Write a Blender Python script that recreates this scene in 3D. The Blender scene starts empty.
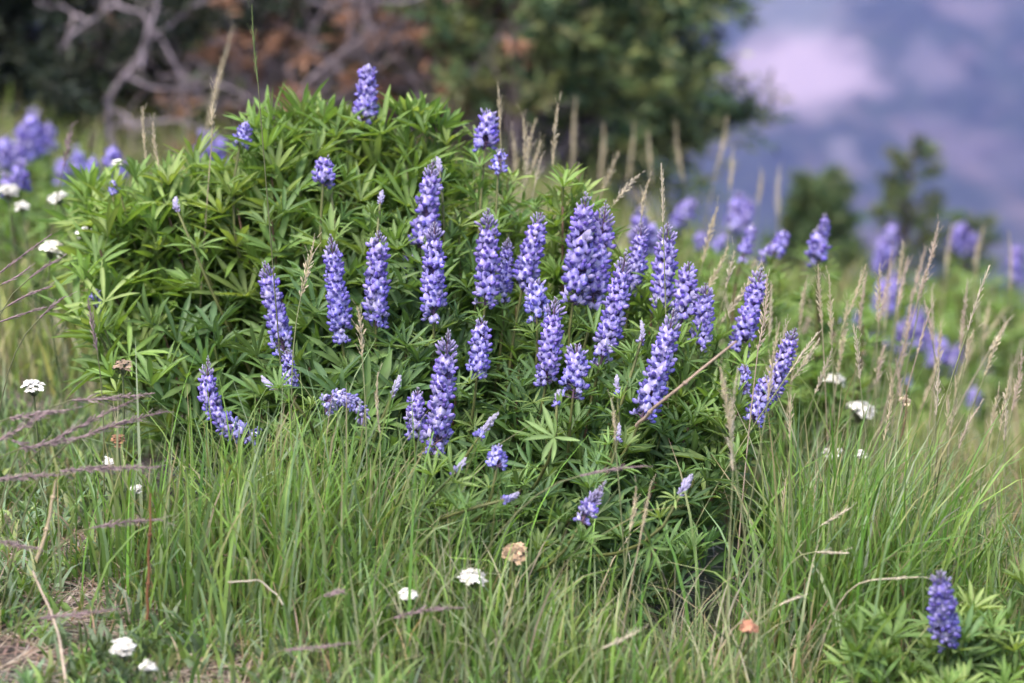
import bpy, math
import numpy as np

R = np.random.default_rng(11)
SC = bpy.context.scene
COL = SC.collection
rad = math.radians

# ------------------------------------------------------------------ camera geometry
CAM_H, PITCH, LENS = 0.75, rad(11.5), 85.0
FPX = 1024 * LENS / 36.0
FWD = np.array([0, math.cos(PITCH), -math.sin(PITCH)])
UP = np.array([0, math.sin(PITCH), math.cos(PITCH)])
RIGHT = np.array([1.0, 0, 0])
CAM = np.array([0, 0, CAM_H])


def at(px, py, Y):
    """real point at ground distance Y seen in direction of a photo pixel"""
    d = FWD + (px - 512) / FPX * RIGHT - (py - 341.5) / FPX * UP
    return CAM + d * (Y / d[1])


def sig(v):
    return 1 / (1 + np.exp(-np.clip(v, -40, 40)))


def gz(x, y):
    """height of the ridge meadow"""
    x = np.asarray(x, float); y = np.asarray(y, float)
    s = 0.05 + 0.014 * (np.clip(y, 1.5, 6) - 2)
    z = -s * 6 * np.tanh(x / 6)
    z = z + 0.012 * np.sin(3.1 * x + 1.3 * y) + 0.010 * np.sin(5.3 * y - 2.2 * x + 1) + 0.007 * np.sin(9 * x + 7 * y)
    sx = np.clip((x - 0.05) / 0.6, 0, 1); sy = np.clip((y - 2.4) / 2.1, 0, 1)
    z = z - 0.27 * sx * sx * (3 - 2 * sx) * sy * sy * (3 - 2 * sy)
    st = 4.9 + 0.7 * sig(-(x - 0.1) * 3.0)
    d = np.maximum(0, y - st)
    z = z - np.where(d < 5, 0.06 * d * d, 1.5 + 0.6 * (d - 5))
    for e in (x - 9, -x - 40, -y - 40):
        e = np.maximum(0, e)
        z = z - np.where(e < 20, 0.008 * e * e, 3.2 + 0.32 * (e - 20))
    return np.maximum(z, -430 + 12 * np.sin(x / 90) * np.sin(y / 110))


def nrm(v):
    v = np.asarray(v, float)
    return v / (np.linalg.norm(v, axis=-1, keepdims=True) + 1e-12)


# ------------------------------------------------------------------ mesh builder
class MB:
    def __init__(s):
        s.V, s.Q, s.T, s.C, s.n = [], [], [], [], 0

    def add(s, V, F, C):
        V = np.asarray(V, float).reshape(-1, 3); F = np.asarray(F, int)
        C = np.broadcast_to(np.asarray(C, float), (len(V), 3))
        if len(V) == 0:
            return
        (s.Q if F.shape[1] == 4 else s.T).append(F + s.n)
        s.V.append(V); s.C.append(C); s.n += len(V)

    def build(s, name, mat, parent=None, smooth=True, origin=None):
        me = bpy.data.meshes.new(name)
        V = np.concatenate(s.V); C = np.concatenate(s.C)
        if origin is not None:
            V = V - np.asarray(origin)
        nq = sum(len(q) for q in s.Q); nt = sum(len(t) for t in s.T)
        idx = np.concatenate([q.ravel() for q in s.Q] + [t.ravel() for t in s.T]).astype(np.int32)
        st = np.concatenate([np.arange(nq) * 4, nq * 4 + np.arange(nt) * 3]).astype(np.int32)
        me.vertices.add(len(V)); me.vertices.foreach_set('co', V.astype(np.float32).ravel())
        me.loops.add(len(idx)); me.loops.foreach_set('vertex_index', idx)
        me.polygons.add(nq + nt); me.polygons.foreach_set('loop_start', st)
        if smooth:
            me.polygons.foreach_set('use_smooth', np.ones(nq + nt, bool))
        me.update(calc_edges=True)
        ca = me.color_attributes.new('Col', 'FLOAT_COLOR', 'POINT')
        ca.data.foreach_set('color', np.concatenate([C, np.ones((len(C), 1))], 1).astype(np.float32).ravel())
        me.materials.append(mat)
        o = bpy.data.objects.new(name, me); COL.objects.link(o)
        if origin is not None and parent is None:
            o.location = origin
        if parent is not None:
            o.parent = parent
        return o


def frames_along(P):
    P = np.asarray(P, float)
    t = np.gradient(P, axis=0); t = nrm(t)
    ref = np.array([0.31, 0.95, 0.05]) if abs(t[:, 2]).mean() > 0.5 else np.array([0, 0, 1.0])
    a = nrm(np.cross(t, ref)); b = np.cross(t, a)
    return t, a, b


def tube(mb, P, r, col, sides=4):
    P = np.asarray(P, float); n = len(P)
    t, a, b = frames_along(P)
    r = np.broadcast_to(np.asarray(r, float), (n,))
    th = np.arange(sides) / sides * 2 * np.pi
    V = P[:, None] + r[:, None, None] * (np.cos(th)[None, :, None] * a[:, None] + np.sin(th)[None, :, None] * b[:, None])
    i, j = np.meshgrid(np.arange(n - 1), np.arange(sides), indexing='ij')
    F = np.stack([i * sides + j, i * sides + (j + 1) % sides, (i + 1) * sides + (j + 1) % sides, (i + 1) * sides + j], -1).reshape(-1, 4)
    C = np.asarray(col, float)
    if C.ndim == 2:
        C = np.repeat(C, sides, 0)
    mb.add(V.reshape(-1, 3), F, C)


def bez(p0, p1, p2, n):
    t = np.linspace(0, 1, n)[:, None]
    return (1 - t) ** 2 * p0 + 2 * t * (1 - t) * p1 + t * t * p2


def hermite(p0, t0, p1, t1, n):
    t = np.linspace(0, 1, n)[:, None]
    return ((2 * t**3 - 3 * t**2 + 1) * p0 + (t**3 - 2 * t**2 + t) * t0 + (-2 * t**3 + 3 * t**2) * p1 + (t**3 - t**2) * t1)


def rotbasis(z, spin=0.0):
    """matrix whose columns are x,y,z axes with given z axis"""
    z = nrm(z)
    h = np.array([1.0, 0, 0]) if abs(z[0]) < 0.8 else np.array([0, 1.0, 0])
    x = nrm(np.cross(h, z)); y = np.cross(z, x)
    c, s = math.cos(spin), math.sin(spin)
    return np.stack([c * x + s * y, -s * x + c * y, z], 1)


def basis_xz(x, zhint):
    x = nrm(x); y = nrm(np.cross(zhint, x)); z = np.cross(x, y)
    return np.stack([x, y, z], -1)


def ellipsoid(c, r, nu=7, nv=4):
    th = np.arange(nu) / nu * 2 * np.pi
    ph = np.linspace(0.12, np.pi - 0.12, nv + 1)
    V = np.stack([np.cos(ph)[:, None] * np.ones(nu), np.sin(ph)[:, None] * np.cos(th), np.sin(ph)[:, None] * np.sin(th)], -1)
    V = V.reshape(-1, 3) * r + c
    i, j = np.meshgrid(np.arange(nv), np.arange(nu), indexing='ij')
    F = np.stack([i * nu + j, i * nu + (j + 1) % nu, (i + 1) * nu + (j + 1) % nu, (i + 1) * nu + j], -1).reshape(-1, 4)
    return V, F


# ------------------------------------------------------------------ materials
def nodes_of(m):
    m.use_nodes = True
    nt = m.node_tree; nt.nodes.clear()
    return nt, (lambda t, **k: _mk(nt, t, k))


def _mk(nt, t, k):
    n = nt.nodes.new(t)
    for a, v in k.items():
        setattr(n, a, v)
    return n


def plant_mat(name, rough=0.5, transl=0.25, tint=(1.15, 1.15, 0.6), noise=60.0, amt=0.25, spec=0.3, tcol=True):
    """vertex colour x procedural mottling; a share of translucency"""
    m = bpy.data.materials.new(name); nt, N = nodes_of(m); L = nt.links.new
    out = N('ShaderNodeOutputMaterial'); p = N('ShaderNodeBsdfPrincipled')
    at_ = N('ShaderNodeAttribute', attribute_name='Col')
    tc = N('ShaderNodeTexCoord'); nz = N('ShaderNodeTexNoise'); nz.inputs['Scale'].default_value = noise; nz.inputs['Detail'].default_value = 3
    L(tc.outputs['Object'], nz.inputs['Vector'])
    mr = N('ShaderNodeMapRange'); mr.inputs['From Min'].default_value = 0.3; mr.inputs['From Max'].default_value = 0.7
    mr.inputs['To Min'].default_value = 1 - amt; mr.inputs['To Max'].default_value = 1 + amt
    L(nz.outputs['Fac'], mr.inputs['Value'])
    mu = N('ShaderNodeVectorMath', operation='SCALE'); L(at_.outputs['Color'], mu.inputs[0]); L(mr.outputs[0], mu.inputs['Scale'])
    L(mu.outputs[0], p.inputs['Base Color'])
    p.inputs['Roughness'].default_value = rough; p.inputs['Specular IOR Level'].default_value = spec
    if transl > 0:
        tr = N('ShaderNodeBsdfTranslucent'); t2 = N('ShaderNodeVectorMath', operation='MULTIPLY'); t2.inputs[1].default_value = tint
        L(mu.outputs[0], t2.inputs[0]); L(t2.outputs[0], tr.inputs['Color'])
        mx = N('ShaderNodeMixShader'); mx.inputs[0].default_value = transl
        L(p.outputs[0], mx.inputs[1]); L(tr.outputs[0], mx.inputs[2]); L(mx.outputs[0], out.inputs['Surface'])
    else:
        L(p.outputs[0], out.inputs['Surface'])
    return m


M_LEAF = plant_mat('lupine_leaf', 0.55, 0.38, (1.3, 1.25, 0.5), 45, 0.22, 0.4)
M_STEM = plant_mat('plant_stem', 0.5, 0.0, noise=80)
M_PETAL = plant_mat('lupine_petal', 0.6, 0.22, (1.1, 1.0, 1.1), 150, 0.12, 0.25)
M_GRASS = plant_mat('grass_blade', 0.5, 0.35, (1.25, 1.2, 0.55), 30, 0.2, 0.35)
M_STRAW = plant_mat('dry_straw', 0.6, 0.15, (1.1, 1, 0.8), 90, 0.2, 0.25)
M_WHITE = plant_mat('white_petal', 0.6, 0.2, (1, 1, 1), 200, 0.06, 0.2)
M_BARK = plant_mat('weathered_bark', 0.8, 0.0, noise=25, amt=0.45, spec=0.2)
M_NEEDLE = plant_mat('conifer_needle', 0.55, 0.12, (1.2, 1.2, 0.6), 9, 0.4, 0.3)


def ground_mat():
    m = bpy.data.materials.new('meadow_soil'); nt, N = nodes_of(m); L = nt.links.new
    out = N('ShaderNodeOutputMaterial'); p = N('ShaderNodeBsdfPrincipled'); tc = N('ShaderNodeTexCoord')
    n1 = N('ShaderNodeTexNoise'); n1.inputs['Scale'].default_value = 9; n1.inputs['Detail'].default_value = 8
    n2 = N('ShaderNodeTexNoise'); n2.inputs['Scale'].default_value = 1.1; n2.inputs['Detail'].default_value = 4
    n3 = N('ShaderNodeTexVoronoi'); n3.inputs['Scale'].default_value = 55
    for n in (n1, n2, n3):
        L(tc.outputs['Object'], n.inputs['Vector'])
    r1 = N('ShaderNodeValToRGB'); e = r1.color_ramp.elements
    e[0].position = 0.3; e[0].color = (0.035, 0.026, 0.02, 1); e[1].position = 0.75; e[1].color = (0.17, 0.135, 0.11, 1)
    L(n1.outputs['Fac'], r1.inputs[0])
    r2 = N('ShaderNodeValToRGB'); e = r2.color_ramp.elements
    e[0].position = 0.42; e[0].color = (0, 0, 0, 1); e[1].position = 0.6; e[1].color = (1, 1, 1, 1)
    L(n2.outputs['Fac'], r2.inputs[0])
    mx = N('ShaderNodeMixRGB'); L(r2.outputs[0], mx.inputs[0]); L(r1.outputs[0], mx.inputs[1]); mx.inputs[2].default_value = (0.055, 0.075, 0.028, 1)
    L(mx.outputs[0], p.inputs['Base Color']); p.inputs['Roughness'].default_value = 0.95
    bp = N('ShaderNodeBump'); bp.inputs['Strength'].default_value = 0.6; bp.inputs['Distance'].default_value = 0.01
    ad = N('ShaderNodeMath', operation='ADD'); L(n1.outputs['Fac'], ad.inputs[0]); L(n3.outputs['Distance'], ad.inputs[1])
    L(ad.outputs[0], bp.inputs['Height']); L(bp.outputs[0], p.inputs['Normal']); L(p.outputs[0], out.inputs['Surface'])
    return m


def mountain_mat():
    """forest with pale scree clearings, patches fixed in the land"""
    m = bpy.data.materials.new('forested_slope'); nt, N = nodes_of(m); L = nt.links.new
    out = N('ShaderNodeOutputMaterial'); p = N('ShaderNodeBsdfPrincipled'); tc = N('ShaderNodeTexCoord')
    n1 = N('ShaderNodeTexNoise'); n1.inputs['Scale'].default_value = 0.028; n1.inputs['Detail'].default_value = 6; n1.inputs['Roughness'].default_value = 0.6
    n2 = N('ShaderNodeTexNoise'); n2.inputs['Scale'].default_value = 0.05; n2.inputs['Detail'].default_value = 5
    for n in (n1, n2):
        L(tc.outputs['Object'], n.inputs['Vector'])
    fr = N('ShaderNodeValToRGB'); e = fr.color_ramp.elements
    e[0].position = 0.3; e[0].color = (0.012, 0.02, 0.016, 1); e[1].position = 0.7; e[1].color = (0.045, 0.06, 0.04, 1)
    L(n2.outputs['Fac'], fr.inputs[0])
    cr = N('ShaderNodeValToRGB'); e = cr.color_ramp.elements
    e[0].position = 0.50; e[0].color = (0, 0, 0, 1); e[1].position = 0.66; e[1].color = (0.33, 0.33, 0.33, 1)
    L(n1.outputs['Fac'], cr.inputs[0])
    mx = N('ShaderNodeMixRGB'); L(cr.outputs[0], mx.inputs[0]); L(fr.outputs[0], mx.inputs[1]); mx.inputs[2].default_value = (0.30, 0.21, 0.20, 1)
    last = mx.outputs[0]
    for (c, s, col, k) in SCREE:
        sb = N('ShaderNodeVectorMath', operation='SUBTRACT'); sb.inputs[1].default_value = c
        nn = N('ShaderNodeTexNoise'); nn.inputs['Scale'].default_value = 0.022; nn.inputs['Detail'].default_value = 5; nn.inputs['Roughness'].default_value = 0.65
        L(tc.outputs['Object'], nn.inputs['Vector'])
        L(tc.outputs['Object'], sb.inputs[0])
        dv = N('ShaderNodeVectorMath', operation='DIVIDE'); L(sb.outputs[0], dv.inputs[0]); dv.inputs[1].default_value = s
        ln = N('ShaderNodeVectorMath', operation='LENGTH'); L(dv.outputs[0], ln.inputs[0])
        a = N('ShaderNodeMath', operation='MULTIPLY_ADD'); L(nn.outputs['Fac'], a.inputs[0]); a.inputs[1].default_value = 2.4; L(ln.outputs['Value'], a.inputs[2])
        mr = N('ShaderNodeMapRange'); L(a.outputs[0], mr.inputs['Value'])
        mr.inputs['From Min'].default_value = 1.8; mr.inputs['From Max'].default_value = 2.45; mr.inputs['To Min'].default_value = k; mr.inputs['To Max'].default_value = 0
        m2 = N('ShaderNodeMixRGB'); L(mr.outputs[0], m2.inputs[0]); L(last, m2.inputs[1]); m2.inputs[2].default_value = (*col, 1)
        last = m2.outputs[0]
    L(last, p.inputs['Base Color']); p.inputs['Roughness'].default_value = 0.95; p.inputs['Specular IOR Level'].default_value = 0.1
    L(p.outputs[0], out.inputs['Surface'])
    return m


# ------------------------------------------------------------------ tagging
def tag(o, label=None, cat=None, group=None, kind=None):
    for k, v in (('label', label), ('category', cat), ('group', group), ('kind', kind)):
        if v:
            o[k] = v
    return o


def thing(name, loc, label, cat, group=None):
    o = bpy.data.objects.new(name, None); COL.objects.link(o)
    o.empty_display_size = 0.05
    o.location = loc
    return tag(o, label, cat, group)


def child(mb, name, mat, root, label=None, smooth=True, base=None):
    """mesh in world coordinates hung under root (base = world position of the parent chain)"""
    o = mb.build(name, mat, root, smooth, origin=root.location if base is None else base)
    if label:
        o['label'] = label
    return o


# ------------------------------------------------------------------ terrain, mountains, haze
def grid_mesh(X, Y, Z, name, mat):
    n, m_ = X.shape
    V = np.stack([X, Y, Z], -1).reshape(-1, 3)
    i, j = np.meshgrid(np.arange(n - 1), np.arange(m_ - 1), indexing='ij')
    F = np.stack([i * m_ + j, (i + 1) * m_ + j, (i + 1) * m_ + j + 1, i * m_ + j + 1], -1).reshape(-1, 4)
    mb = MB(); mb.add(V, F, (0.1, 0.1, 0.1))
    return mb.build(name, mat)


u = np.linspace(-1, 1, 261)
xs = 0.9 * np.sinh(7.6 * u)
ys = 2.5 + 0.9 * np.sinh(7.6 * np.linspace(-1, 1, 281))
GX, GY = np.meshgrid(xs, ys, indexing='ij')
tag(grid_mesh(GX, GY, gz(GX, GY), 'ground', ground_mat()), kind='structure')


def mz(x, y):
    r = np.hypot(x, y)
    az = np.arctan2(x, y)
    base = np.interp(r, [650, 1000, 1350, 1600, 1900, 2300, 3500, 5200], [-470, -400, -290, -215, -118, -60, 40, 150])
    wob = 26 * np.sin(az * 5 + 0.7) + 16 * np.sin(az * 11 + r / 300) + 9 * np.sin(az * 23 - r / 170 + 2) + 5 * np.sin(x / 31) * np.sin(y / 37)
    return base + wob * np.clip((r - 800) / 900, 0, 1.6)


def hitm(px, py):
    for Y in np.arange(1000, 4000, 4.0):
        q = at(px, py, Y)
        if q[2] < mz(q[0], q[1]):
            return tuple(q)
    return tuple(at(px, py, 2000))


SCREE = [(hitm(795, 68), (46, 105, 28), (0.36, 0.285, 0.31), 1.0), (hitm(840, 74), (36, 66, 18), (0.34, 0.27, 0.30), 0.8), (hitm(928, 62), (17, 60, 22), (0.24, 0.20, 0.22), 0.4),
         (hitm(785, 10), (50, 120, 18), (0.18, 0.19, 0.18), 0.6), (hitm(845, 155), (10, 40, 10), (0.28, 0.24, 0.25), 0.4),
         (hitm(940, 135), (26, 80, 15), (0.20, 0.15, 0.17), 0.35), (hitm(980, 5), (30, 120, 10), (0.24, 0.19, 0.2), 0.4), (hitm(1000, 160), (26, 70, 14), (0.17, 0.13, 0.15), 0.3)]
rr = np.concatenate([np.linspace(650, 2600, 110), np.linspace(2650, 5200, 30)])
aa = np.linspace(-np.pi, np.pi, 361)
MR, MA = np.meshgrid(rr, aa, indexing='ij')
MX, MY = MR * np.sin(MA), MR * np.cos(MA)
tag(grid_mesh(MX, MY, mz(MX, MY), 'mountains', mountain_mat()), kind='structure')

hz = MB()
a_, b_ = -490.0, 300.0
S_ = 5900
V = [(-S_, -S_, a_), (S_, -S_, a_), (S_, S_, a_), (-S_, S_, a_), (-S_, -S_, b_), (S_, -S_, b_), (S_, S_, b_), (-S_, S_, b_)]
hz.add(V, [(0, 3, 2, 1), (4, 5, 6, 7), (0, 1, 5, 4), (1, 2, 6, 5), (2, 3, 7, 6), (3, 0, 4, 7)], (1, 1, 1))
HM = bpy.data.materials.new('mountain_air'); nt, N = nodes_of(HM)
o_ = N('ShaderNodeOutputMaterial'); pv = N('ShaderNodeVolumePrincipled')
pv.inputs['Color'].default_value = (0.38, 0.41, 0.97, 1); pv.inputs['Density'].default_value = 0.00033; pv.inputs['Anisotropy'].default_value = 0.2
nt.links.new(pv.outputs[0], o_.inputs['Volume'])
tag(hz.build('haze', HM, smooth=False), kind='stuff')

# ------------------------------------------------------------------ grass
GREENS = np.array([(0.14, 0.235, 0.055), (0.19, 0.285, 0.080), (0.24, 0.30, 0.115), (0.115, 0.195, 0.065), (0.19, 0.26, 0.15)])
TAN = np.array([(0.34, 0.27, 0.15), (0.42, 0.36, 0.24), (0.28, 0.21, 0.14)])


def blades(mb, B, L, lean, W, col, tip=None, S=5, heading=None, curl=1.6):
    """B (n,3) bases; L lengths; lean rad at tip; col (n,3)"""
    n = len(B)
    if n == 0:
        return
    h = R.uniform(0, 2 * np.pi, n) if heading is None else heading
    dirh = np.stack([np.cos(h), np.sin(h), 0 * h], -1)
    tw = h + R.normal(0, 0.9, n)
    side = np.stack([-np.sin(tw), np.cos(tw), 0 * h], -1)
    pts = [B]; s = np.linspace(0, 1, S + 1)
    lean = np.where(R.random(n) < 0.12, lean + R.uniform(0.6, 1.5, n), lean)
    p = B.copy(); a0 = R.uniform(0, 0.12, n)
    for k in range(S):
        ang = a0 + lean * (s[k + 1] ** curl)
        stp = (L / S)[:, None] * (np.sin(ang)[:, None] * dirh + np.cos(ang)[:, None] * np.array([0, 0, 1.0]))
        p = p + stp; pts.append(p)
    P = np.stack(pts, 1)
    w = np.array([0.75, 1, 0.95, 0.75, 0.45, 0.06]) if S == 5 else np.interp(s, [0, .2, .5, 1], [0.75, 1, .8, 0.06])
    off = side[:, None] * (W[:, None] * w[None])[..., None] * 0.5
    V = np.stack([P - off, P + off], 2).reshape(n, -1, 3)
    k = np.arange(S)
    f = np.stack([2 * k, 2 * k + 1, 2 * k + 3, 2 * k + 2], -1)
    F = (np.arange(n)[:, None, None] * (2 * (S + 1)) + f[None]).reshape(-1, 4)
    tip = col if tip is None else tip
    tt = (np.clip(s - 0.45, 0, 1) / 0.55)[None, :, None]
    Cc = col[:, None] * (1 - tt) + tip[:, None] * tt
    Cc = np.repeat(Cc, 2, 1).reshape(-1, 3)
    mb.add(V.reshape(-1, 3), F, Cc)


def pick(pal, n, jit=0.18):
    c = pal[R.integers(0, len(pal), n)] * R.lognormal(0, jit, (n, 1))
    return c * R.lognormal(0, 0.06, (n, 3))


def scatter(n, y0, y1, widen=1.25, x0=None, x1=None, pw=1.0):
    y = y0 + (y1 - y0) * R.random(n) ** pw
    half = 512 / FPX * 1.03 * y * widen
    x = R.uniform(-1, 1, n) * half if x0 is None else R.uniform(x0, x1, n)
    return x, y


def noise2(x, y, s, o=0.0):
    return (np.sin(x * s + 1.7 * np.sin(y * s * 0.7 + o)) * np.sin(y * s * 1.1 + 1.3 * np.sin(x * s * 0.8 + 2 + o)) + 1) / 2


def ground_pts(x, y):
    return np.stack([x, y, gz(x, y) - 0.003], -1)


# distance in the ground plane from the big lupine (blades inside it would pierce the foliage)
def inside_bush(x, y):
    a = ((x + 0.17) / 0.30) ** 2 + ((y - 2.74) / 0.22) ** 2 < 1
    b = ((x - 0.06) / 0.25) ** 2 + ((y - 2.46) / 0.22) ** 2 < 1
    return a | b


def hmod(x, y):
    h = np.ones_like(x)
    h *= np.interp(x, [-0.36, -0.26, -0.2], [0.4, 0.62, 1.0])
    h *= np.where((x > 0.26) & (y > 2.36), 0.62, 1.0)
    h *= np.where((x < -0.1) & (y > 2.3), 0.8, 1.0)
    h *= np.where((np.abs(x - 0.08) < 0.16) & (y < 2.32), 0.42, 1.0)
    h *= np.interp(y, [1.6, 1.95, 2.1, 2.22], [0.3, 0.4, 0.55, 0.95])
    return 0.88 * h * (0.75 + 0.5 * noise2(x, y, 9, 3.0))


mb = MB()
# short turf near the camera
x, y = scatter(15000, 1.55, 3.3, 1.5)
k = ~inside_bush(x, y) & ~((x < -0.34) & (y < 2.32) & (noise2(x, y, 13) < 0.62)); x, y = x[k], y[k]; n = len(x)
L = (R.gamma(4, 0.011, n) + 0.018) * (0.5 + 0.5 * hmod(x, y))
blades(mb, ground_pts(x, y), L, R.uniform(0.2, 1.5, n), R.uniform(0.0022, 0.0045, n), pick(GREENS, n), None)
# tall grass, denser in tussocks
x, y = scatter(18000, 1.7, 3.2, 1.35)
dens = 0.12 + 0.88 * (noise2(x, y, 7, 1.0) > 0.42) * (0.35 + 0.65 * (noise2(x, y, 23, 2.0) > 0.4))
dens *= np.where((x > -0.36) & (y < 2.7), 1.0, 0.35) * np.where((x < -0.30), 0.5, 1)
k = (R.random(len(x)) < dens) & ~inside_bush(x, y); x, y = x[k], y[k]; n = len(x)
L = (R.gamma(7, 0.0165, n) + 0.03) * hmod(x, y)
col = pick(GREENS, n); tipc = np.where(R.random((n, 1)) < 0.2, pick(TAN, n), col * 1.15)
blades(mb, ground_pts(x, y), L, np.abs(R.normal(0.95, 0.55, n)), R.uniform(0.0014, 0.0034, n), col, tipc)
# dry blades
x, y = scatter(3800, 1.6, 3.4, 1.35); x2, y2 = scatter(2200, 2.1, 3.4, 1.0, 0.24, 0.75); x = np.concatenate([x, x2]); y = np.concatenate([y, y2]); k = ~inside_bush(x, y); x, y = x[k], y[k]; n = len(x)
blades(mb, ground_pts(x, y), R.uniform(0.06, 0.22, n) * hmod(x, y), np.abs(R.normal(0.9, 0.6, n)), R.uniform(0.0012, 0.0026, n), pick(TAN, n))
x, y = scatter(420, 2.03, 2.24, 1.0, -0.14, 0.27); n = len(x)
blades(mb, ground_pts(x, y), R.uniform(0.05, 0.17, n), np.abs(R.normal(1.0, 0.5, n)), R.uniform(0.0012, 0.0026, n), pick(np.array([(0.30, 0.33, 0.19), (0.36, 0.36, 0.24), (0.44, 0.40, 0.27), (0.22, 0.28, 0.13)]), n))
tag(mb.build('meadow_grass', M_GRASS), 'green and straw meadow grass around the foot of the big lupine', 'grass', kind='stuff')

# upright tussock left of the bush front and right of it
mb = MB()
for (cx, cy, sx, sy, n, Lm) in ((-0.18, 2.28, 0.17, 0.12, 1500, 0.155), (-0.05, 2.16, 0.15, 0.08, 600, 0.09), (0.31, 2.28, 0.09, 0.12, 800, 0.19), (0.38, 2.55, 0.12, 0.16, 700, 0.13), (0.14, 2.06, 0.12, 0.05, 300, 0.075), (0.45, 2.32, 0.12, 0.12, 800, 0.13)):
    x = R.normal(cx, sx * 0.6, n); y = R.normal(cy, sy * 0.6, n)
    k = ~inside_bush(x, y); x, y = x[k], y[k]; n = len(x)
    L = R.normal(Lm, Lm * 0.25, n).clip(0.05)
    col = pick(np.array([(0.15, 0.265, 0.05), (0.19, 0.29, 0.07), (0.125, 0.22, 0.055), (0.20, 0.275, 0.14)]), n)
    blades(mb, ground_pts(x, y), L, np.abs(R.normal(0.65, 0.45, n)), R.uniform(0.0018, 0.0044, n), col, np.where(R.random((n, 1)) < 0.2, pick(TAN, n), col * 1.1), heading=R.normal(0.3, 1.6, n))
tag(mb.build('tussock_grass', M_GRASS), 'tall upright green grass in front of and beside the lupine', 'grass', kind='stuff')

# meadow further back
mb = MB()
x, y = scatter(26000, 3.1, 8.5, 1.5, pw=1.3)
n = len(x); L = (R.gamma(7, 0.013, n) + 0.02) * np.where((x > 0.3) & (y > 4.2), 1.25, np.where(y > 4.5, 0.75, 0.85))
g2 = np.array([(0.20, 0.275, 0.06), (0.25, 0.295, 0.08), (0.17, 0.235, 0.065), (0.27, 0.285, 0.12), (0.42, 0.38, 0.25)])
blades(mb, ground_pts(x, y), L, np.abs(R.normal(0.5, 0.4, n)), R.uniform(0.003, 0.007, n), pick(g2, n), None, S=3)
x = np.concatenate([R.uniform(-9, 9, 16000), R.uniform(-4, 4, 5000), R.uniform(-3, 3, 17000)]); y = np.concatenate([R.uniform(-6, 16, 16000), R.uniform(-1, 2, 5000), R.uniform(0.8, 6.5, 17000)])
k = ~((np.abs(x) < 0.3 * np.maximum(y, 0.1) + 0.15) & (y > -0.2) & (y < 8.2)); x, y = x[k], y[k]; n = len(x)
blades(mb, ground_pts(x, y), R.gamma(6, 0.022, n) + 0.03, np.abs(R.normal(0.6, 0.4, n)), R.uniform(0.004, 0.009, n), pick(g2, n), None, S=3)
tag(mb.build('far_meadow_grass', M_GRASS), 'soft green meadow grass beyond the lupine', 'grass', kind='stuff')

# low leafy herbs and litter on the bare ground at the front left
mb = MB()
x, y = scatter(4600, 1.85, 3.0, 1.2); k = ~inside_bush(x, y); x, y = x[k], y[k]
for q in range(len(x)):
    if (x[q] > -0.2 and R.random() < 0.6) or (x[q] < -0.12 and y[q] < 2.5 and noise2(x[q], y[q], 17, 0.6) < 0.36):
        continue
    c = (pick(GREENS, 1)[0] if R.random() < 0.6 else np.array((0.13, 0.19, 0.10)) * R.lognormal(0, .2)); m_ = R.integers(4, 8); B = np.repeat(ground_pts(x[q:q + 1], y[q:q + 1]), m_, 0) + R.normal(0, 0.003, (m_, 3))
    blades(mb, B, R.uniform(0.02, 0.05, m_), R.uniform(0.6, 1.7, m_), R.uniform(0.004, 0.008, m_), np.repeat(c[None], m_, 0), None, S=3)
tag(mb.build('low_herbs', M_GRASS), 'low green herb leaves between the grasses', 'ground cover', kind='stuff')
mb = MB()
x, y = scatter(2600, 1.7, 3.1, 1.3); x2, y2 = scatter(2600, 1.85, 2.5, 1.0, -0.55, -0.15); x = np.concatenate([x, x2]); y = np.concatenate([y, y2]); n = len(x)
h = R.uniform(0, 6.28, n)
B = ground_pts(x, y) + np.array([0, 0, 0.006]) * R.random((n, 1)) + np.array([0, 0, .004])
blades(mb, B, R.uniform(0.02, 0.11, n), R.normal(0.15, 0.3, n) , R.uniform(0.0012, 0.003, n), pick(np.array([(0.36, 0.30, 0.22), (0.25, 0.18, 0.13), (0.42, 0.37, 0.30), (0.16, 0.11, 0.09)]), n), heading=h)
# lay litter down: rotate each strip to be flat
Vv = mb.V[0].reshape(n, -1, 3); z0 = Vv[:, :1, 2:3]; dz = Vv[..., 2:3] - z0
Vv[..., 0:1] += dz * np.cos(h)[:, None, None]; Vv[..., 1:2] += dz * np.sin(h)[:, None, None]
Vv[..., 2] = gz(Vv[..., 0], Vv[..., 1]) + 0.005 + 0.10 * dz[..., 0] * R.random((n, 1))
mb.V[0] = Vv.reshape(-1, 3)
tag(mb.build('straw_litter', M_STRAW), 'dry straw and stem litter lying on the bare soil', 'litter', kind='stuff')

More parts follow.
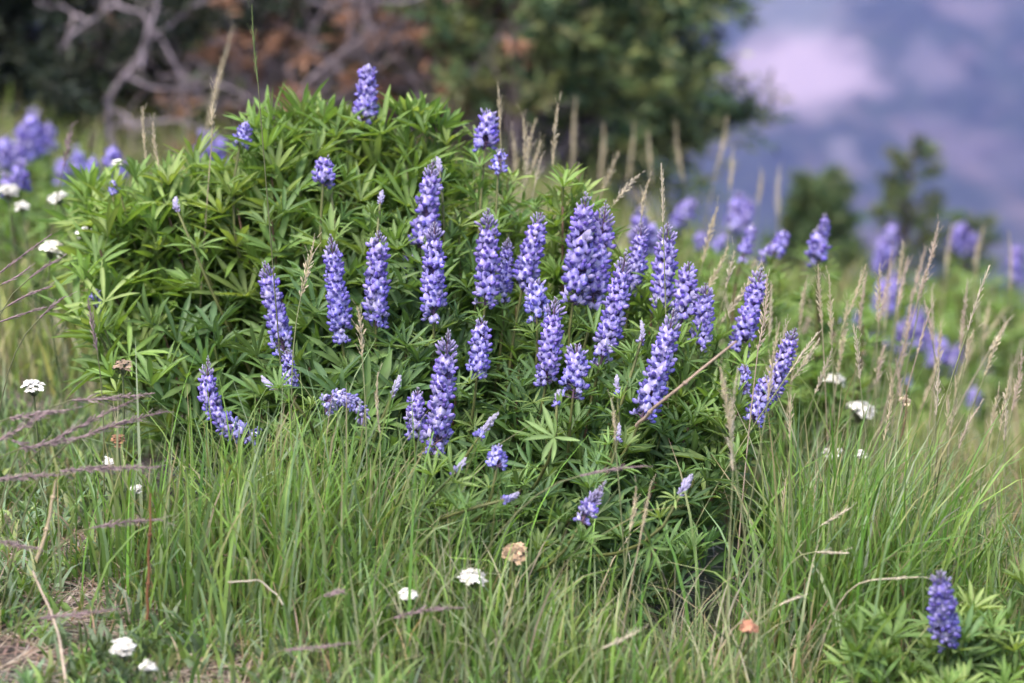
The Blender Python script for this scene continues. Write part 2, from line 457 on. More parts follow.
# ------------------------------------------------------------------ lupine pieces
def leaf_template(nl, droop, narrow, elev):
    Vs, Fs, T, n0 = [], [], [], 0
    st = np.array([0.0, 0.2, 0.45, 0.72, 1.0]); w = np.array([0.02, 0.075, 0.125, 0.115, 0.004]) * narrow
    for q in range(nl):
        az = (q + R.normal(0, 0.12)) / nl * 2 * np.pi * 0.94 + 0.19
        Lf = R.uniform(0.8, 1.05) * (0.82 if q in (0, nl - 1) else 1)
        e = elev + R.normal(0, 0.16); fold = R.uniform(0.25, 0.8)
        sx = st * Lf
        rr_ = sx * math.cos(e); zz = sx * math.sin(e) - droop * R.uniform(0.6, 1.4) * st**2 * Lf
        d = np.array([math.cos(az), math.sin(az), 0]); s_ = np.array([-math.sin(az), math.cos(az), 0])
        mid = rr_[:, None] * d + zz[:, None] * np.array([0, 0, 1.0])
        bend = R.normal(0, 0.08) * st**2
        mid = mid + bend[:, None] * s_
        up = np.array([0, 0, 1.0]) * math.cos(e) - d * math.sin(e)
        lo = mid + (w * math.cos(fold) * Lf)[:, None] * s_ + (w * math.sin(fold) * Lf)[:, None] * up
        ro = mid - (w * math.cos(fold) * Lf)[:, None] * s_ + (w * math.sin(fold) * Lf)[:, None] * up
        Vs.append(np.stack([lo, mid, ro], 1).reshape(-1, 3))
        T.append(np.tile(np.array([0.0, 1.0, 0.0]), 5))
        for a in range(4):
            b = n0 + 3 * a
            Fs += [(b, b + 1, b + 4, b + 3), (b + 1, b + 2, b + 5, b + 4)]
        n0 += 15
    return np.concatenate(Vs), np.array(Fs), np.concatenate(T)


LEAVES = [leaf_template(R.integers(7, 10), R.uniform(0.0, 0.30), R.uniform(0.46, 0.70), R.uniform(0.3, 1.05)) for _ in range(14)]
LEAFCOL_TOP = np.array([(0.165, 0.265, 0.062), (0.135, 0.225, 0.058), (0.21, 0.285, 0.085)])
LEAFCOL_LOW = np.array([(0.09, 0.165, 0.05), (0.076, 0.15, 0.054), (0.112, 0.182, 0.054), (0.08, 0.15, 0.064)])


def leafy(mbL, P, nleaf, size, top, start=0.3, mbP=None, out=None):
    """put palmate leaves on a stem polyline P; top 0..1 youngness"""
    n = len(P)
    t, a, b = frames_along(P)
    phase = R.uniform(0, 6.28)
    for q in range(nleaf):
        f = start + (1 - start) * ((q + R.random() * 0.6) / nleaf)
        i = min(n - 1, int(f * (n - 1)))
        fr = f * (n - 1) - i
        p = P[i] * (1 - fr) + P[min(i + 1, n - 1)] * fr
        az = phase + q * 2.4 + R.normal(0, 0.25)
        o = math.cos(az) * a[i] + math.sin(az) * b[i]
        if out is not None:
            o = nrm(o + 0.35 * out)
        pl = size * R.uniform(0.45, 1.0) * (1.15 - 0.75 * f)
        d = nrm(o * 0.9 + t[i] * R.uniform(0.5, 1.0) + np.array([0, 0, 0.25]))
        e = p + d * pl + np.array([0, 0, 0.12 * pl])
        s = size * R.uniform(0.75, 1.1) * (1 if f < 0.85 else 0.8)
        nz = nrm(d * R.uniform(0.25, 0.9) + np.array([0, 0, R.uniform(0.45, 1.0)]) + R.normal(0, 0.22, 3))
        V, F, T = LEAVES[R.integers(len(LEAVES))]
        M = rotbasis(nz, R.uniform(0, 6.28))
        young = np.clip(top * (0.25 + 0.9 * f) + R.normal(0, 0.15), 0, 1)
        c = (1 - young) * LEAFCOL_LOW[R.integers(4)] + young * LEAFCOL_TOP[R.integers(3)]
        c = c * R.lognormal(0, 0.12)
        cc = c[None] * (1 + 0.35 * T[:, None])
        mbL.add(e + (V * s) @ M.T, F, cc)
        tube(mbP or mbL, np.stack([p, (p + e) / 2 + t[i] * 0.06 * pl, e]), 0.0007, c * 1.1, 3)


def floret_template():
    Vs, Fs, T, n0 = [], [], [], 0
    V, F = ellipsoid((0.52, 0, -0.04), (0.36, 0.23, 0.23), 7, 4)
    V[:, 2] += 0.22 * np.clip(V[:, 0] - 0.3, 0, 1) ** 2 * 1.2
    Vs.append(V); Fs.append(F); T.append(np.clip(0.58 - 0.85 * (V[:, 0] - 0.2) + 0.22 * (V[:, 2] > 0.1), 0, 1)); n0 += len(V)
    # banner: two reflexed lobes
    for sgn in (1, -1):
        g = []
        for i, tz in enumerate((0.0, 0.35, 0.7, 1.0)):
            for j, ty in enumerate((0.0, 0.5, 1.0)):
                yy = sgn * ty * 0.50 * math.sin(math.pi * (0.18 + 0.72 * tz)) * 1.05
                xx = 0.30 + 0.30 * math.sin(tz * 1.7) - 0.30 * ty * ty - 0.16 * tz * tz
                zz = 0.08 + 0.74 * tz - 0.10 * ty
                g.append((xx, yy, zz))
        g = np.array(g)
        f = []
        for i in range(3):
            for j in range(2):
                b = n0 + i * 3 + j
                f.append((b, b + 1, b + 4, b + 3) if sgn > 0 else (b, b + 3, b + 4, b + 1))
        Vs.append(g); Fs.append(np.array(f))
        tt = np.array([1.0, 0.8, 0.6, 1.15, 0.75, 0.55, 0.95, 0.42, 0.25, 0.4, 0.25, 0.15]); T.append(tt); n0 += 12
    return np.concatenate(Vs), np.concatenate(Fs), np.concatenate(T)


FV, FF, FT = floret_template()
BV, BF = ellipsoid((0.45, 0, 0.1), (0.48, 0.16, 0.17), 5, 4)
BT = np.clip((BV[:, 0]) * 0.9, 0, 1)
CV, CF = ellipsoid((0.0, 0, 0.03), (0.42, 0.10, 0.10), 5, 3)


def spike(root, P, width, kind='open', blue=0.4, label=None, lod=1, fade=0.0, deep=0.0):
    """flower spike: axis polyline P base->tip. kinds: open, bud, mixed, sparse"""
    P = np.asarray(P, float)
    seg = np.linalg.norm(np.diff(P, axis=0), axis=1); cum = np.concatenate([[0], np.cumsum(seg)]); Ltot = cum[-1]
    t, a, b = frames_along(P)
    fl = MB(); bud = MB(); ax = MB()
    FL = width * (0.26 if lod else 0.36)
    R0 = width * (0.20 if lod else 0.15)
    if kind == 'bud':
        FL = width * 0.55
    spacing = max(0.0034, (0.62 if kind != 'bud' else 0.4) * FL) * (1.0 if lod else 1.2)
    f_open = {'open': 0.80, 'bud': 0.0, 'mixed': 0.38, 'sparse': 0.8}[kind]
    s = 0.0; w = 0
    violet_d, violet_l = np.array((0.115, 0.066, 0.37)), np.array((0.54, 0.47, 0.81))
    blue_d, blue_l = np.array((0.070, 0.064, 0.38)), np.array((0.50, 0.50, 0.83))
    while s < Ltot * 0.995:
        f = s / Ltot
        isb = f > f_open + R.normal(0, 0.03)
        p = np.array([np.interp(s, cum, P[:, k]) for k in range(3)])
        i = min(len(P) - 1, int(np.searchsorted(cum, s)))
        taper = 1.0 if f < f_open else max(0.16, 1 - ((f - f_open) / (1.0001 - f_open)) ** 1.3)
        if kind == 'bud':
            taper = math.sin(math.pi * (0.12 + 0.80 * f)) ** 0.8 + 0.12
        nper = (R.integers(7, 9) if lod else 7) if not isb else 6
        for q in range(nper):
            if not isb and R.random() < (0.08 + (0.4 if (f < 0.12 or kind == 'sparse') else 0)):
                continue
            az = w * 0.55 + q / nper * 6.283 + R.normal(0, 0.13)
            o = math.cos(az) * a[i] + math.sin(az) * b[i]
            pj = p + t[i] * R.normal(0, spacing * 0.25) + o * (R0 * R.uniform(0.7, 1.2) * (taper if isb else 1.0) * (0 if kind == 'bud' else 1))
            ud = R.uniform(-0.05, 0.75) + (0.0 if not isb else 0.6 + 2.2 * max(0, f - f_open) / (1.0001 - f_open)) - (0.25 if f < 0.15 else 0)
            d = nrm(o + ud * t[i] + R.normal(0, 0.08, 3))
            M = basis_xz(d, t[i] + 1e-3)
            sz = FL * R.uniform(0.88, 1.12) * (taper if isb else (0.88 if f < 0.1 else 1.06 - 0.36 * max(0, f - 0.35)))
            if not isb:
                pj = pj - o * R0 * 0.55 * max(0, f - 0.3)
            bl = np.clip(blue + 0.5 * (0.45 - f) + R.normal(0, 0.13), 0, 1)
            dk = (violet_d * (1 - bl) + blue_d * bl) * R.lognormal(0, 0.25); lt = (violet_l * (1 - bl) + blue_l * bl) * R.lognormal(-0.06, 0.16) * (1 - deep)
            if fade:
                lt = lt * (1 - fade) + fade * np.array((0.62, 0.58, 0.66)); dk = dk * (1 - fade) + fade * np.array((0.30, 0.26, 0.42))
            if not isb and R.random() < (0.28 if f < 0.2 else 0.13):
                lt = lt * 0.5 + 0.5 * np.array((0.70, 0.66, 0.78)); dk = dk * 0.7 + 0.3 * np.array((0.5, 0.46, 0.6))
            if not isb:
                V = FV * np.array([1, R.uniform(0.85, 1.15), R.uniform(0.9, 1.15)])
                fl.add(pj + (V * sz) @ M.T, FF, dk + (lt - dk) * FT[:, None])
                if lod:
                    ax.add(pj - d * R0 * 0.4 + (CV * sz * np.array([1.5, 1, 1])) @ M.T, CF, (0.10, 0.06, 0.13))
            else:
                g = np.clip((f - f_open) / (1.0001 - f_open), 0, 1)
                if kind == 'bud':
                    g = 0.35 + 0.65 * g
                tipc = (1 - g) * lt * 0.8 + g * np.array((0.46, 0.44, 0.52)); basec = (1 - g) * np.array((0.17, 0.12, 0.32)) + g * np.array((0.27, 0.26, 0.31))
                szb = max(sz, FL * 0.36) * {'bud': 0.9, 'mixed': 1.3}.get(kind, 1.0)
                bud.add(pj + (BV * szb) @ M.T, BF, basec + (tipc - basec) * BT[:, None])
        s += spacing * (1 if not isb else 0.62) * R.uniform(0.88, 1.12)
        w += 1
    st = MB()
    tube(st, P, np.linspace(0.0016, 0.0007, len(P)), np.array((0.10, 0.055, 0.09)), 5)
    main = fl if fl.n else bud
    o = child(main, 'flower_spike', M_PETAL, root, label)
    base = root.location
    for m_, nm, mt in ((bud if (fl.n and bud.n) else None, 'bud_tip', M_PETAL), (st, 'flower_stalk', M_STEM), (ax if ax.n else None, 'calyx', M_STEM)):
        if m_ is not None:
            c = m_.build(nm, mt, o, True, origin=base)
            if nm == 'calyx':
                c.name = 'calyx'
    return o


def stem_curve(b, tip, bow=0.5, n=9, tdir=None):
    b, tip = np.asarray(b, float), np.asarray(tip, float)
    L = np.linalg.norm(tip - b)
    hor = (tip - b) * np.array([1, 1, 0])
    t0 = nrm(hor * 1.4 + np.array([0, 0, 0.6 * L])) * L
    t1 = nrm(hor * 0.35 + np.array([0, 0, 1.0]) * L) * L * 0.9 if tdir is None else nrm(tdir) * L * 0.7
    return hermite(b, t0, tip, t1, n)


STEMC = np.array([(0.11, 0.12, 0.04), (0.14, 0.085, 0.055), (0.10, 0.13, 0.045)])

# ------------------------------------------------------------------ the big lupine
CB = np.array([-0.06, 2.56]); root = thing('lupine_bush', (CB[0], CB[1], float(gz(*CB)) - 0.005),
    'big rounded green lupine bush covered in violet blue flower spikes', 'lupine')


def in_poly(px, py, poly):
    c = False; n = len(poly)
    for i in range(n):
        x1, y1 = poly[i]; x2, y2 = poly[(i + 1) % n]
        if (y1 > py) != (y2 > py) and px < (x2 - x1) * (py - y1) / (y2 - y1) + x1:
            c = not c
    return c


def top_y(px):
    return np.interp(px, [80, 110, 150, 180, 225, 262, 300, 345, 385, 430, 475, 520, 590, 640, 700, 745, 765],
                     [208, 203, 200, 190, 172, 133, 118, 128, 118, 128, 152, 184, 206, 260, 300, 345, 400])


def depth(px, py):
    """front surface of the mound"""
    return 2.78 - 0.56 * np.clip((py - 100) / 480, 0, 1) + 0.10 * np.clip((330 - px) / 250, 0, 1)


POLY = [(100, 228), (150, 216), (225, 190), (265, 150), (300, 138), (345, 144), (385, 138), (430, 146), (475, 166), (520, 190), (590, 215), (650, 275), (700, 312), (735, 355),
        (748, 400), (735, 450), (720, 520), (705, 585), (620, 605), (540, 580), (470, 510), (330, 425), (230, 405), (150, 380), (105, 350), (90, 300)]


def bush_base(tip):
    left = np.array([-0.17, 2.72]); front = np.array([0.06, 2.46])
    k = sig((tip[0] + 0.06 - 0.5 * (2.6 - tip[1])) * 16)
    c = left * (1 - k) + front * k
    p = c + R.normal(0, 0.035, 2) + 0.28 * (tip[:2] - c)
    return np.array([p[0], p[1], gz(*p) - 0.004])


def leafy_stem(tip, nleaf, size, top, start=0.3, tdir=None, rt=None, bs=None):
    rt = rt or root
    b = bush_base(tip) if bs is None else bs
    P = stem_curve(b, tip, tdir=tdir)
    m1 = MB(); tube(m1, P, np.linspace(0.0026, 0.0013, len(P)), STEMC[R.integers(3)] * R.lognormal(0, 0.15), 5)
    so = child(m1, 'leafy_stem', M_STEM, rt)
    m2 = MB(); leafy(m2, P, nleaf, size, top, start, out=nrm((tip - b) * np.array([1, 1, 0]) + np.array([0, -0.02, 0])))
    fo = m2.build('foliage', M_LEAF, so, True, origin=rt.location)
    return P


tips = []
# rim of the mound
for px in list(range(92, 440, 19)) + list(range(445, 760, 30)):
    tips.append((px + R.uniform(-5, 5), top_y(px) + R.uniform(8, 22), 0.03, 1.0))
for px in range(96, 250, 24):
    tips.append((px + R.uniform(-4, 4), top_y(px) + R.uniform(16, 60), R.uniform(-0.03, 0.05), 1.0))
shoots = [(px + R.uniform(-5, 5), top_y(px) + R.uniform(-14, 4), R.uniform(-0.05, 0.08), 1.0) for px in (90, 104, 122, 140, 158, 178, 196, 214, 232, 466, 505, 560)] + [(px, top_y(px) + R.uniform(2, 9), R.uniform(-.02, .06), 1.0) for px in (262, 300, 335, 395, 425)]
tips += shoots
tips += [(290, 130, 0, 1), (310, 126, 0, 1), (275, 142, -.03, 1), (395, 128, 0, 1), (415, 136, .0, 1), (330, 134, .03, 1), (590, 196, 0, 1), (575, 205, 0, 1), (100, 250, -.04, 1), (92, 290, -.05, 1), (105, 330, -.06, .9), (120, 365, -.08, .8)]
# body
tries = 0
while len(tips) < 156 and tries < 5000:
    tries += 1
    px, py = R.uniform(85, 755), R.uniform(110, 590)
    if px < 250 and py > 200 and R.random() < 0.72:
        continue
    if not in_poly(px, py, POLY):
        continue
    if any((px - q[0]) ** 2 + (py - q[1]) ** 2 < 25**2 for q in tips):
        continue
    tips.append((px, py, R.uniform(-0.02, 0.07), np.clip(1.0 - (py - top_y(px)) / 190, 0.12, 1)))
for px, py, dy, tp in tips:
    Y = depth(px, py) + dy
    tip = at(px, py, Y)
    left = px < 440
    h = tip[2] - gz(tip[0], tip[1])
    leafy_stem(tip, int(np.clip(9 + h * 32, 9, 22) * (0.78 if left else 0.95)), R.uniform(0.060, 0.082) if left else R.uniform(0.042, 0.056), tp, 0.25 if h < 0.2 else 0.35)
# back of the mound (seen from other places, closes the gaps)
n_back = 0
mbk = []
for _ in range(26):
    a = R.uniform(0, np.pi); rr0 = R.uniform(0.5, 1)
    cx, cy = (-0.17, 2.78) if R.random() < 0.6 else (0.08, 2.6)
    x0, y0 = cx + 0.30 * rr0 * math.cos(a), cy + 0.26 * rr0 * math.sin(a)
    zt = 0.37 * math.sqrt(max(0.05, 1 - (rr0 * 0.8) ** 2)) * (1 if cx < 0 else 0.72)
    tip = np.array([x0, y0, gz(x0, y0) + zt])
    mbk.append(tip)
m1, m2 = MB(), MB()
for tip in mbk:
    b = bush_base(tip); P = stem_curve(b, tip); tube(m1, P, np.linspace(0.0026, 0.0013, len(P)), STEMC[R.integers(3)], 4)
    leafy(m2, P, 14, R.uniform(0.032, 0.042), 0.6, 0.3)
so = child(m1, 'stem_thicket', M_STEM, root); m2.build('foliage', M_LEAF, so, True, origin=root.location)

# flower spikes: tip px, base px, width px, kind, blueness, depth offset (in front of the leaf surface), bend
SP = [((264, 262), (284, 352), 32, 'open', .45, -.02, 0), ((287, 350), (292, 388), 22, 'sparse', .6, -.015, 0), ((331, 236), (342, 342), 31, 'open', .5, -.02, 0), ((379, 230), (376, 326), 35, 'open', .35, -.03, 0),
      ((433, 162), (421, 262), 36, 'open', .25, 0, 0), ((435, 221), (434, 322), 34, 'open', .4, -.04, 0), ((488, 209), (485, 305), 35, 'open', .25, -.03, 0), ((508, 238), (504, 303), 22, 'open', .5, 0, 0),
      ((541, 212), (522, 290), 33, 'open', .35, -.02, 0), ((537, 280), (537, 318), 33, 'open', .7, -.05, 0), ((586, 195), (573, 302), 42, 'open', .3, -.03, 0), ((606, 204), (592, 306), 38, 'open', .25, -.01, 0),
      ((642, 222), (631, 295), 28, 'open', .35, .04, 0), ((626, 252), (600, 366), 34, 'open', .35, -.04, 6), ((668, 223), (662, 312), 34, 'open', .3, 0, 0), ((689, 262), (681, 325), 34, 'open', .3, -.02, 0),
      ((674, 310), (642, 418), 37, 'open', .45, -.05, 6), ((706, 283), (700, 350), 30, 'open', .4, .0, 0), ((762, 268), (738, 352), 32, 'open', .3, .03, 0), ((796, 328), (768, 404), 27, 'open', .3, .02, 0),
      ((768, 376), (752, 420), 30, 'open', .4, .0, 0), ((556, 298), (546, 384), 32, 'open', .25, -.03, 0), ((577, 344), (573, 398), 36, 'open', .5, -.06, 0), ((449, 331), (436, 452), 36, 'open', .25, -.05, 0),
      ((418, 390), (416, 440), 30, 'open', .25, -.02, 0), ((482, 318), (477, 378), 32, 'open', .4, -.03, 0), ((208, 360), (250, 432), 31, 'open', .4, -.03, -14), ((367, 66), (365, 124), 30, 'open', .35, 0, 0),
      ((489, 110), (485, 150), 32, 'open', .35, 0, 0), ((500, 150), (498, 176), 24, 'sparse', .6, 0, 0), ((325, 158), (323, 184), 30, 'open', .35, -.02, 0), ((246, 122), (240, 146), 24, 'open', .5, -.02, 0),
      ((115, 181), (113, 196), 16, 'sparse', .5, -.02, 0), ((96, 290), (96, 310), 18, 'sparse', .6, -.03, 0), ((497, 447), (497, 468), 24, 'open', .8, -.05, 0), ((408, 252), (410, 290), 20, 'sparse', .7, .03, 0),
      ((745, 365), (742, 395), 20, 'sparse', .6, -.01, 0),
      ((263, 378), (275, 389), 12, 'bud', .5, -.04, 0), ((399, 378), (391, 398), 13, 'bud', .5, -.04, 0), ((496, 415), (479, 437), 14, 'bud', .4, -.05, 0), ((464, 461), (455, 473), 13, 'bud', .5, -.05, 0), ((517, 494), (504, 500), 13, 'bud', .5, -.06, 0),
      ((604, 484), (582, 522), 21, 'mixed', .3, -.06, 0), ((690, 478), (680, 496), 16, 'bud', .4, -.05, 0), ((617, 376), (618, 393), 10, 'bud', .4, -.05, 0), ((641, 322), (641, 342), 10, 'bud', .4, -.03, 0), ((382, 193), (380, 204), 11, 'bud', .4, -.03, 0),
      ((619, 425), (618, 440), 9, 'bud', .4, -.05, 0), ((559, 392), (557, 404), 12, 'bud', .4, -.07, 0), ((438, 160), (440, 172), 12, 'bud', .3, .02, 0), ((176, 200), (178, 212), 13, 'bud', .4, 0, 0), ((331, 174), (330, 176), 8, 'bud', .4, 0.05, 0)]
SPL = {26: 'violet spike leaning over the grass with its lower end bent to the right', 27: 'topmost violet spike standing clear above the leaves', 42: 'half open spike, grey buds above violet florets', 34: 'round blue head fading to white'}
for q, (tp, bs, w, kd, bl, dy, bend) in enumerate(SP):
    if q in (29, 30, 31, 28):
        dy -= 0.045
    if kd in ('bud', 'mixed') or q == 34:
        dy -= 0.075; w *= 1.25
    Y = depth(*bs) + dy
    lean = (tp[1] - bs[1]) / 480 * -0.02
    A, B = at(bs[0], bs[1], Y), at(tp[0], tp[1], Y + 0.012)
    mid = (A + B) / 2 + np.array([bend * 0.001, 0, (-abs(bend) * 0.0006 if q == 26 else 0)]) + R.normal(0, 0.0015, 3)
    ext = w * 0.001 * Y / 2.42
    if q == 26:
        A, mid = at(258, 437, Y), at(200, 430, Y)
    P = bez(A, mid, B, 9)
    spike(root, P, ext, kd, bl, SPL.get(q))
    # the stem that carries it
    b = bush_base(A)
    S = hermite(b, nrm(np.array([(A - b)[0] * 1.3, (A - b)[1] * 1.3, 0.2])) * np.linalg.norm(A - b), A, (P[1] - P[0]) / np.linalg.norm(P[1] - P[0]) * np.linalg.norm(A - b) * 0.8, 9)
    m1 = MB(); tube(m1, S, np.linspace(0.0026, 0.0015, 9), STEMC[0], 5)
    so = child(m1, 'flowering_stem', M_STEM, root)
    m2 = MB(); leafy(m2, S, 7, R.uniform(0.028, 0.038), 0.45, 0.35); m2.build('foliage', M_LEAF, so, True, origin=root.location)
# drooping pale spike
Y = depth(345, 410) - 0.10
P = np.array([at(326, 412, Y), at(329, 401, Y), at(340, 397, Y), at(352, 401, Y), at(361, 411, Y), at(364, 428, Y)])
spike(root, P, 0.023, 'open', .75, 'pale faded spike bent over into a downward hook', fade=0.35)

# ------------------------------------------------------------------ other lupines of the meadow
def lupine_plant(spikes, Y, label, group, deep=0.0, nst=7, size=0.036, spread=0.10, hgt=None, top=0.7, lod=0):
    """spikes: list of (tip px, base px, width px, blue)"""
    if spikes:
        c = np.mean([at(s[1][0], s[1][1], Y) for s in spikes], 0)
    gx, gy = c[0] + R.normal(0, 0.015), Y + R.normal(0, 0.02)
    g = np.array([gx, gy, float(gz(gx, gy)) - 0.004])
    rt = thing('lupine_plant', tuple(g), label, 'lupine', group)
    H = max(0.10, c[2] - g[2])
    if not lod and len(spikes) == 1 and spikes[0][2] >= 17:
        (a1, b1), (a2, b2), w_, bl_ = spikes[0]; dx = R.choice([-1, 1]) * R.uniform(9, 14); dy = R.uniform(5, 16)
        spikes = spikes + [((a1 + dx, b1 + dy), (a2 + dx * 0.8, b2 + dy * 0.6), w_ * 0.8, bl_)]
    for tp, bs, w, bl in spikes:
        A, B = at(bs[0], bs[1], Y), at(tp[0], tp[1], Y + R.normal(0, 0.01))
        P = bez(A, (A + B) / 2 + R.normal(0, 0.002, 3), B, 7)
        spike(rt, P, w * (1.0 if lod else 1.3) * Y / FPX, 'open', bl, lod=lod, deep=deep)
        S = stem_curve(g, A, tdir=P[1] - P[0])
        m1 = MB(); tube(m1, S, np.linspace(0.0028, 0.0016, len(S)), STEMC[R.integers(3)], 4); so = child(m1, 'flowering_stem', M_STEM, rt)
        m2 = MB(); leafy(m2, S, 6, size, top * 0.8, 0.3); m2.build('foliage', M_LEAF, so, True, origin=rt.location)
    for q in range(nst):
        az = q / nst * 6.28 + R.normal(0, 0.4); rr1 = spread * R.uniform(0.4, 1.1)
        h = (hgt or H * 0.9) * R.uniform(0.55, 1.0)
        tx, ty = g[0] + rr1 * math.cos(az), g[1] + rr1 * math.sin(az)
        leafy_stem(np.array([tx, ty, gz(tx, ty) + h]), 9, size * R.uniform(0.85, 1.1), top, 0.25, rt=rt, bs=g + np.array([0.01 * math.cos(az), 0.01 * math.sin(az), 0]))
    return rt


GL = 'blurred lupines behind the bush on the left'
GR = 'blurred lupines in the meadow behind the bush'
lupine_plant([((33, 110), (32, 156), 24, .35)], 4.3, 'tallest soft focus lupine spike among the flowers below the dead grey branches', GL)
lupine_plant([((6, 138), (4, 168), 20, .35)], 4.0, 'violet lupine cut by the left picture edge beside the tallest spike', GL)
lupine_plant([((20, 162), (20, 192), 20, .4)], 3.4, 'short violet lupine just above the white yarrow at the left edge', GL)
lupine_plant([((76, 148), (80, 174), 16, .55)], 4.1, 'pale bluish lupine between the tallest spike and the dry mauve grass stem', GL)
lupine_plant([((114, 146), (111, 174), 18, .35)], 3.6, 'violet lupine rising just over the upper left shoulder of the bush', GL)
lupine_plant([((207, 132), (206, 180), 26, .3)], 4.0, 'broad blurred lupine behind the bush under the brown grass seed head', GL)
lupine_plant([((691, 200), (682, 224), 18, .3)], 4.2, 'small blurred lupine above the twin tall spikes of the bush', GR)
lupine_plant([((740, 193), (731, 230), 18, .35)], 4.3, 'blurred slanting lupine in front of the low conifer bough', GR)
lupine_plant([((753, 224), (741, 262), 13, .4)], 3.1, 'thin leaning lupine spike over the yellow green leaves', GR)
lupine_plant([((725, 236), (716, 250), 14, .3)], 4.1, 'small violet lupine head half hidden by a tan grass stalk', GR)
lupine_plant([((783, 233), (773, 256), 17, .35)], 3.1, 'short lupine with a lilac head above the yellow green leaves', GR)
lupine_plant([((825, 215), (823, 238), 11, .3), ((817, 230), (818, 266), 24, .35)], 3.0, 'lupine with a slim bud spike over a broad violet head', GR)
lupine_plant([((896, 272), (887, 312), 18, .25)], 4.3, 'vivid violet lupine framed by pinkish grass stalks', GR)
lupine_plant([((852, 312), (850, 334), 19, .3)], 4.3, 'round violet lupine head above the white yarrow', GR)
lupine_plant([((917, 306), (914, 352), 23, .3)], 4.4, 'largest violet lupine in the middle of the grass stalks', GR)
lupine_plant([((943, 340), (936, 366), 22, .4)], 4.3, 'dusky violet lupine right of the largest meadow lupine', GR)
lupine_plant([((866, 352), (862, 398), 19, .55)], 4.4, 'deep blue lupine right above the wide white yarrow head', GR)
lupine_plant([((846, 364), (845, 384), 16, .7)], 4.5, 'dark blue lupine left of the deep blue one', GR)
lupine_plant([((976, 388), (973, 412), 14, .4)], 4.2, 'small isolated violet lupine low in the grass near the right edge', GR)
lupine_plant([((892, 222), (886, 264), 18, .35)], 5.0, 'far faint lupine spike at the meadow edge under the small conifer', GR)
lupine_plant([((961, 228), (957, 250), 20, .35)], 5.0, 'far faint lupine at the meadow edge right of the small conifer', GR)
lupine_plant([((1016, 246), (1015, 282), 16, .35)], 4.6, 'blurred lupine at the right picture edge against the blue mountain', GR)
lupine_plant([((886, 340), (883, 362), 16, .45)], 4.6, 'faint violet lupine left of the largest meadow lupine', GR)
lupine_plant([((986, 362), (984, 384), 18, .4)], 4.6, 'faint lupine behind the tan stalks above the isolated violet one', GR)
lupine_plant([((48, 122), (50, 152), 17, .4)], 4.4, 'blurred lupine just right of the tallest soft focus spike', GL)
lupine_plant([((94, 158), (95, 180), 14, .5)], 3.7, 'small bluish lupine low between two taller blurred ones', GL)
lupine_plant([((62, 160), (60, 184), 15, .3)], 4.2, 'faint violet lupine above the blurred tilted white yarrow', GL)
lupine_plant([((640, 212), (640, 246), 20, .35)], 3.6, 'faint lupine glowing through behind the tallest spikes of the bush', GR)
lupine_plant([((702, 232), (700, 250), 14, .4)], 3.9, 'faint lupine low beneath the small one above the twin spikes', GR)
lupine_plant([((904, 322), (902, 348), 18, .35)], 4.6, 'blurred violet lupine just left of the largest meadow lupine', GR)
lupine_plant([((931, 332), (930, 356), 18, .4)], 4.8, 'blurred violet lupine between the largest and the dusky meadow lupines', GR)
lupine_plant([((958, 345), (956, 368), 16, .4)], 4.7, 'blurred lilac lupine right of the dusky one', GR)
lupine_plant([((874, 330), (872, 352), 15, .5)], 4.6, 'blurred bluish lupine between the round head and the vivid one', GR)
lupine_plant([((906, 378), (905, 394), 13, .5)], 4.2, 'dim blue lupine low behind the dried cream flower head', GR)
# leafy lupines without flowers on view: the yellow green mound right of the bush
for (px, py, Y, lab) in ((745, 300, 3.05, 'yellow green leafy lupine without flowers just right of the tall spikes'), (800, 280, 3.7, 'yellow green leafy lupine without flowers under the short lilac head'), (690, 270, 3.5, 'yellow green lupine leaves showing behind the right end of the bush'), (840, 285, 4.4, 'pale green leafy clump behind the twisted tan stalk'), (770, 350, 3.0, 'green leafy clump behind the lowest right spike of the bush'), (960, 285, 4.8, 'blurred green leafy clump behind the longest straw stalk'), (890, 285, 4.9, 'blurred green leafy clump below the far faint lupine spike'), (1015, 290, 4.7, 'blurred green leafy clump at the right edge under the blue mountain')):
    c = at(px, py, Y); g = np.array([c[0], c[1], float(gz(c[0], c[1])) - 0.004])
    rt = thing('lupine_plant', tuple(g), lab, 'lupine', 'leafy lupines without flowers')
    for q in range(12):
        az = q / 12 * 6.28 + R.normal(0, 0.3); r1 = 0.13 * R.uniform(0.3, 1.1); h = max(0.09, (c[2] - g[2]) + 0.02) * R.uniform(0.6, 1.0)
        tx, ty = g[0] + r1 * math.cos(az), g[1] + r1 * math.sin(az)
        leafy_stem(np.array([tx, ty, gz(tx, ty) + h]), 9, R.uniform(0.034, 0.045), 1.0, 0.3, rt=rt, bs=g + np.array([0.012 * math.cos(az), 0.012 * math.sin(az), 0]))
# front right lupine
rt = lupine_plant([((940, 571), (947, 644), 40, .5)], 2.06, 'single deep violet lupine spike standing alone in the right foreground', None, deep=0.22, nst=13, size=0.04, spread=0.10, hgt=0.11, top=1.0, lod=1)
c = at(1000, 600, 2.15); g = np.array([c[0], c[1], float(gz(c[0], c[1])) - 0.004])
rt = thing('lupine_plant', tuple(g), 'bright green leafy lupine without flowers in the lower right corner', 'lupine', 'leafy lupines without flowers')
for q in range(11):
    az = q / 11 * 6.28 + R.normal(0, 0.3); r1 = 0.09 * R.uniform(0.3, 1.1)
    tx, ty = g[0] + r1 * math.cos(az), g[1] + r1 * math.sin(az)
    leafy_stem(np.array([tx, ty, gz(tx, ty) + R.uniform(0.08, 0.14)]), 9, R.uniform(0.032, 0.042), 0.7, 0.25, rt=rt, bs=g.copy())

